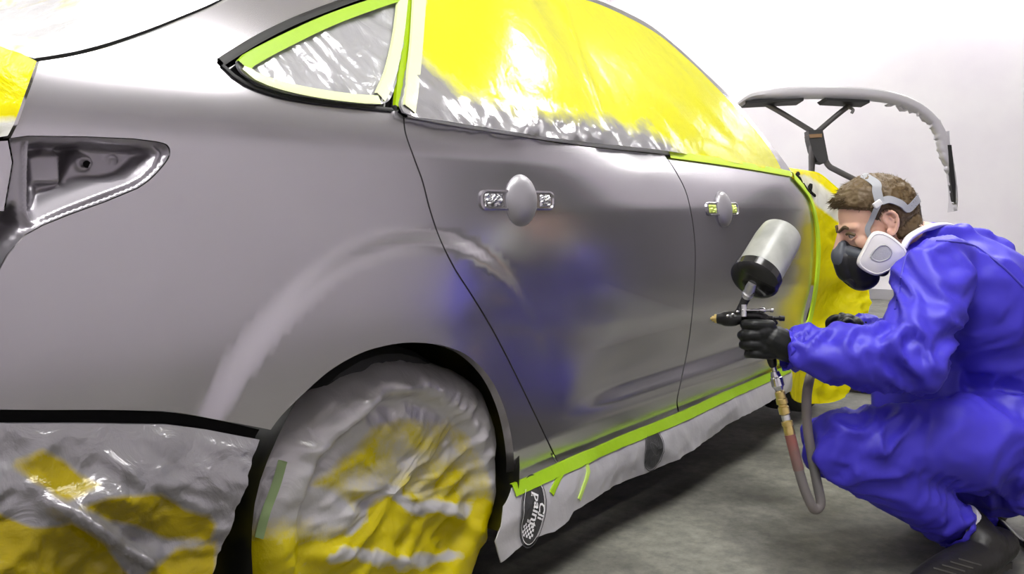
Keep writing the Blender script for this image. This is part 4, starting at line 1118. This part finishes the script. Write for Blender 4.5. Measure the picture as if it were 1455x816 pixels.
for k in range(4):
    c = balN.lerp(heeN, .12+.13*k); 
    P_ = []
    bb = BVHTree.FromPolygons([v.co.copy() for v in bo.data.vertices], [tuple(p.vertices) for p in bo.data.polygons])
    x0, y0 = proj(c); y0 -= 6+k
    for i in range(9):
        h = on(bb, x0-16+i*4, y0-5+i*1.2+k*1.0, .0)[0]
        if h is not None: P_.append(h)
    if len(P_) > 3: tube('stitched_ridge', P_, .0022, M['sole'], bo, 6, n=1)
tube('sock', [at(1362, 738, 2.30), at(1374, 752, 2.305)], [.050, .050], mat('white_sock', (.72, .70, .72), .8), man, 24, n=1)
bo2, _ = boot('boot', Vector((*at(1340, 745, 2.68).xy, .035)), Vector((*at(1362, 745, 2.68).xy, .042)), at(1408, 752, 2.72), at(1404, 728, 2.70))
sole([Vector((*at(1340, 745, 2.68).xy, .014)), Vector((*at(1362, 745, 2.68).xy, .014)), at(1408, 752, 2.72)-AZ*.02], bo2)

# ------------------------------------------------------------------ respirator
rs = empty('respirator', L(.08, 0, -.09)); tag(rs, 'black half mask respirator with white side filters on the painter\'s face', 'respirator')
M['mask'] = mat('black_mask_rubber', (.016, .016, .018), .3); M['mask2'] = mat('slate_mask_shell', (.09, .10, .12), .38)
mp_ = [ball(L(.072, 0, -.085), (.052, .056, .062), HA, 24, 16), ball(L(.075, 0, -.128), (.040, .040, .028), HA, 24, 16), limb([L(.098, 0, -.030), L(.106, 0, -.055), L(.104, 0, -.09)], [.020, .030, .034], 18), limb([L(.03, .058, -.05), L(.03, .060, -.075), L(.04, .050, -.11)], [.016, .02, .018], 12), limb([L(.03, -.058, -.05), L(.03, -.060, -.075), L(.04, -.050, -.11)], [.016, .02, .018], 12)]
link('facepiece', remeshed(mp_, .0032, 5), M['mask'], rs)
link('nose_cover', remeshed([limb([L(.103, 0, -.024), L(.116, 0, -.046), L(.119, 0, -.066)], [(.016, .020), (.021, .026), (.018, .026)], 18, upv=LS), limb([L(.100, 0, -.036), L(.085, .034, -.05), L(.07, .05, -.06)], [.016, .015, .012], 14), limb([L(.100, 0, -.036), L(.085, -.034, -.05), L(.07, -.05, -.06)], [.016, .015, .012], 14)], .003, 4), M['mask2'], rs)
lathe('exhalation_valve', L(.105, 0, -.115), LF-LU*.55, [(-.01, .026), (.008, .027), (.012, .024), (.016, .023), (.017, .016), (.014, .014)], M['mask'], rs, 28)
M['filter'] = mat('white_filter_shell', (.80, .78, .76), .45); M['filter2'] = mat('pale_grey_filter_mesh', (.50, .50, .50), .6); add_bump(M['filter2'], 300, .6, .002)
def cartridge(side):
    C0 = on(hbv, 1237, 357)[0] if False else None
    base = L(.038, side*.082, -.062); n_ = (LS*side+LF*.25).normalized(); 
    eu = AZ; ex = cr*-1
    ex = (-cr-n_*(-cr).dot(n_)).normalized(); ey = (AZ-n_*AZ.dot(n_)-ex*AZ.dot(ex)).normalized()
    px0, py0 = 1237, 357
    o_ = spline([(1219, 331), (1230, 326), (1246, 332), (1263, 346), (1268, 356), (1262, 369), (1245, 383), (1232, 389), (1220, 387), (1206, 378), (1203, 369), (1210, 352)], 5, True)
    i_ = spline([(1229, 346), (1240, 344), (1248, 353), (1244, 364), (1232, 369), (1222, 366), (1219, 359)], 5, True)
    def ringv(P, sc, z): return [base+ex*(-(x-px0)/566*sc)+ey*(-(y-py0)/566*sc)+n_*z for x, y in P]
    def loft(rings, cap):
        V = []; F = []; n = len(rings[0])
        for r_ in rings: V += r_
        for j in range(len(rings)-1):
            for i in range(n): F.append((j*n+i, j*n+(i+1) % n, (j+1)*n+(i+1) % n, (j+1)*n+i))
        F.append(tuple(range((len(rings)-1)*n, len(rings)*n))); F.append(tuple(reversed(range(n)))); return V, F
    c = mesh('filter_cartridge', *loft([ringv(o_, .88, -.020), ringv(o_, .96, -.010), ringv(o_, .97, .004), ringv(o_, 1.0, .005), ringv(o_, 1.0, .013), ringv(o_, .96, .018), ringv(o_, .90, .020), ringv(o_, .87, .0185), ringv(o_, .80, .0195), ringv(o_, .55, .022)], 1), M['filter'], rs); fix_normals(c); autosmooth(c, 28)
    g = mesh('filter_mesh', *loft([ringv(i_, 1, .019), ringv(i_, 1, .0235), ringv(i_, .90, .0245), ringv(i_, .84, .0222), ringv(i_, .4, .0232)], 1), M['filter2'], c); fix_normals(g); autosmooth(g, 25)
cartridge(1); cartridge(-1)
# head harness straps laid on the hair
M['strap'] = mat('grey_webbing_strap', (.30, .31, .34), .55)
hair_o = [c for c in man.children if c.name.startswith('hair')][0]
hbv2 = BVHTree.FromPolygons([v.co.copy() for v in hm.vertices]+[v.co.copy() for v in hair_o.data.vertices], [tuple(p.vertices) for p in hm.polygons]+[tuple(i+len(hm.vertices) for i in p.vertices) for p in hair_o.data.polygons])
def strap(name, locs, wid, m, dz=.012):
    """flat band through local head points pushed out to the surface"""
    P_ = [L(*q) for q in spline(locs, 6)]; V = []; F = []; n = len(P_)
    for i, p in enumerate(P_):
        c = L(-.012, 0, .02 if (p-HC).dot(LU) > -.03 else -.03); o = (p-c).normalized(); t = (P_[min(i+1, n-1)]-P_[max(i-1, 0)]).normalized(); s = t.cross(o).normalized()
        for a, b in ((-1, 0), (-1, .003), (1, .003), (1, 0)): V.append(p+s*wid/2*a+o*b)
    for i in range(n-1):
        for k in range(4): F.append((i*4+k, i*4+(k+1) % 4, (i+1)*4+(k+1) % 4, (i+1)*4+k))
    F += [(0, 1, 2, 3), (n*4-1, n*4-2, n*4-3, n*4-4)]
    o = mesh(name, V, F, m, rs); fix_normals(o); return autosmooth(o, 40)
def h2l(px, py, off=.004):
    h = on(hbv2, px, py, off)[0]
    if h is None: return None
    q = h-HC; return (q.dot(LF), q.dot(LS), q.dot(LU))
def pxs(pts, off=.004): return [q for q in (h2l(x, y, off) for x, y in pts) if q]
# over the crown, near side up and down the far side
crown = pxs([(1250, 288), (1246, 272), (1245, 262)])
strap('strap', crown+[(-.004, .03, .123), (-.004, 0, .130), (-.004, -.035, .120), (-.006, -.070, .09), (.0, -.088, .03), (.02, -.088, -.01)], .022, M['strap'])
strap('strap', pxs([(1252, 287), (1264, 284), (1280, 290), (1290, 297)])+[(-.102, .045, .030), (-.113, .015, .025), (-.113, -.02, .025), (-.098, -.055, .03), (-.06, -.084, .035)], .019, M['strap'])
strap('strap', pxs([(1251, 286), (1245, 298), (1238, 314), (1233, 328)], .006)+[(.045, .074, -.038)], .013, M['strap'])
strap('strap', [(.030, .078, -.085), (-.01, .076, -.094), (-.06, .066, -.088), (-.10, .03, -.078), (-.112, -.01, -.075), (-.09, -.05, -.08), (-.02, -.076, -.09), (.03, -.078, -.085)], .012, M['strap'])
q = on(hbv2, 1247, 290, .010)[0]
if q: box('buckle', q, (.011, .008, .004), mat('white_plastic_buckle', (.75, .75, .74), .4), rs, axes=(cr*.8+AZ*.6, AZ*.8-cr*.6, cf), bev=.002)

# ------------------------------------------------------------------ spray gun
DG = 2.155
gun = empty('spray_gun', at(1080, 480, DG)); tag(gun, 'gravity fed paint spray gun with a cloudy plastic cup held by the painter', 'spray gun')
G = lambda x, y, d=0.0: at(x, y, DG+d)
M['brass'] = mat('brass', (.75, .58, .22), .28, 1)
M['gunblack'] = mat('black_anodised_metal', (.03, .03, .03), .3, .6)
c0, c1 = G(1073, 396, -.035), G(1110, 333, .045); ax = (c1-c0); Lc = ax.length; ax = ax.normalized()
mcup = mat('cloudy_plastic_cup', (.60, .61, .57), .35, 0, Transmission_Weight=.25); color_noise(mcup, (.36, .37, .34), (.56, .57, .53), 14)
lathe('cup', c0, ax, [(.010, .049), (.014, .0535), (.10*Lc/.13, .0535), (Lc*.90, .0515), (Lc*.98, .050), (Lc, .047), (Lc+.003, .040), (Lc+.004, .01)], mcup, gun, 48)
lathe('cup_lid', c0, ax, [(-.016, .012), (-.014, .044), (-.010, .054), (-.004, .0585), (.016, .0585), (.019, .056), (.018, .052)], mat('glossy_black_lid', (.018, .018, .018), .18), gun, 48)
sn = G(1060, 424, -.0)
lathe('cup_neck', sn, (c0-ax*.014)-sn, [(0, .010), (.012, .010), (.013, .013), (.020, .013), (.021, .009), (.030, .009), (.031, .012), (.040, .012), (((c0-ax*.014)-sn).length, .010)], M['steel'], gun, 20)
n0, n1 = G(1047, 453, 0), G(1019, 453, .018); na_ = (n1-n0).normalized(); nl = (n1-n0).length
lathe('spray_head', n0, na_, [(-.012, .012), (0, .0165), (.012, .0185), (nl*.62, .018), (nl*.8, .014), (nl, .012)], M['gunblack'], gun, 28)
lathe('air_cap', n1, na_, [(-.002, .011), (.006, .0105), (.007, .007), (.012, .0065), (.0125, .003), (.016, .0028)], M['brass'], gun, 20)
gb = remeshed([limb([G(1047, 450, 0), G(1060, 448, 0), G(1082, 450, 0), G(1090, 456, 0)], [.012, .013, .012, .011], 14), limb([G(1050, 446), G(1056, 432), G(1060, 424)], [.011, .010, .011], 14),
              limb([G(1084, 452), G(1090, 475, .012), G(1096, 508, .012), G(1098, 518, .01)], [.013, .013, .012, .010], 14), limb([G(1086, 453), G(1096, 455), G(1102, 459)], [.009, .008, .006], 12)], .0022, 2)
link('gun_body', gb, M['gunblack'], gun)
tube('needle_packing', [G(1057, 433, -.014), G(1057, 450, -.014)], .0062, M['steel'], gun, 14, n=1)
lathe('fan_control', G(1054, 441, -.016), G(1082, 441, -.016)-G(1054, 441, -.016), [(0, .003), (.004, .0035), (.040, .0035), (.041, .006), (.050, .0065), (.054, .005), (.055, .003), (.066, .003), (.067, .005), (.073, .005)], M['chrome'], gun, 16)
lathe('fluid_knob', G(1090, 452, -.004), cr-AZ*.03, [(0, .006), (.012, .006), (.013, .004), (.028, .004), (.029, .0065), (.040, .0065)], M['gunblack'], gun, 18)
tube('trigger', [G(1066, 444, -.004), G(1062, 456, -.002), G(1066, 470, .004), G(1073, 482, .008)], [.005, .0045, .0042, .004], M['steel'], gun, 10)
for x, y in ((1041, 447), (1034, 449), (1048, 443)): mesh('rivet', *ball(G(x, y, -.0165), (.0045, .0035, .003), (cr, AZ, cf), 12, 8), M['chrome'], gun)
ft = G(1098, 516, .01); fb = G(1121, 612, .0); fa = (fb-ft); fl = fa.length
lathe('inlet_fitting', ft, fa, [(-.01, .006), (.02, .006), (.021, .010), (.030, .012), (.034, .012), (.036, .0145), (.055, .015), (.060, .011), (.066, .009)], M['chrome'], gun, 20)
# ------------------------------------------------------------------ hose
hs = empty('air_hose', G(1155, 725)); tag(hs, 'grey rubber air hose with red scuffs looping below the spray gun', 'hose')
lathe('brass_coupler', ft, fa, [(.066, .008), (.070, .012), (.085, .012), (.087, .0135), (.098, .0135), (.10, .0105), (.104, .0105), (.106, .013), (.122, .013), (.124, .009)], M['brass'], hs, 12)
lathe('steel_nipple', ft, fa, [(.124, .008), (.126, .010), (.137, .010), (.139, .0085)], M['steel'], hs, 16)
lathe('hose_clamp', ft, fa, [(.139, .011), (.141, .0135), (.150, .0135), (.151, .012), (.160, .012), (.162, .0125), (.172, .0125)], M['brass'], hs, 18)
mh_ = mat('grey_rubber_hose', (.16, .155, .15), .55); color_noise(mh_, (.15, .145, .14), (.20, .17, .16), 6); add_bump(mh_, 30, .2, .003)
e = ft+fa.normalized()*.168
redm = mat('red_scuffed_rubber', (.2, .13, .12), .6); color_noise(redm, (.15, .13, .12), (.30, .11, .09), 9, .4, .66)
hp1 = [e, G(1128, 640, .0), G(1135, 668, .0)]; tube('red_section', [e]+hp1[1:], .0125, redm, hs, 16)
tube('hose_run', [G(1135, 668), G(1143, 695), G(1152, 716), G(1157, 724, .005), G(1163, 722, .012), G(1166, 712, .016), G(1160, 682, .02), G(1153, 645, .02), G(1147, 605, .02), G(1146, 570, .02), G(1149, 545, .03), G(1156, 530, .10), G(1180, 525, .26), at(1250, 560, 2.66), at(1330, 610, 2.85), Vector((1.9, -.75, .016)), Vector((2.6, -1.5, .016)), Vector((3.6, -2.4, .016))], .0115, mh_, hs, 16, n=8)
# cable lying on the floor behind the boot
cp = [at(1425, 748, 2.52), at(1442, 764, 2.5), at(1470, 782, 2.45)]
def fl_(px, py, z=.009):
    d = ray(px, py); t = (z-CAM.z)/d.z; return CAM+d*t
cb = tube('floor_cable', [fl_(1405, 733), fl_(1424, 744), fl_(1440, 759), fl_(1458, 775), fl_(1500, 790), fl_(1600, 800)], .009, M['mask'], None, 12); tag(cb, 'black cable lying on the concrete behind the painter\'s boot', 'cable')
# fine paint mist leaving the nozzle
mm_ = bpy.data.materials.new('paint_mist'); mm_.use_nodes = True; nt = mm_.node_tree; nt.nodes.remove(nt.nodes['Principled BSDF'])
vol = nt.nodes.new('ShaderNodeVolumePrincipled'); vol.inputs['Color'].default_value = (.8, .8, .8, 1); vol.inputs['Density'].default_value = .7
nt.links.new(vol.outputs[0], nt.nodes['Material Output'].inputs['Volume'])
tip = n1+na_*.018; mdir = (na_+AY*.75).normalized(); far = tip+mdir*.13
mo = lathe('paint_mist', tip, mdir, [(0, .004), (.04, .012), (.09, .026), (.16, .046), (.22, .066), (.32, .098), (.321, .001)], mm_, None, 24); tag(mo, 'faint cone of paint mist leaving the nozzle of the spray gun', 'mist', kind='stuff')
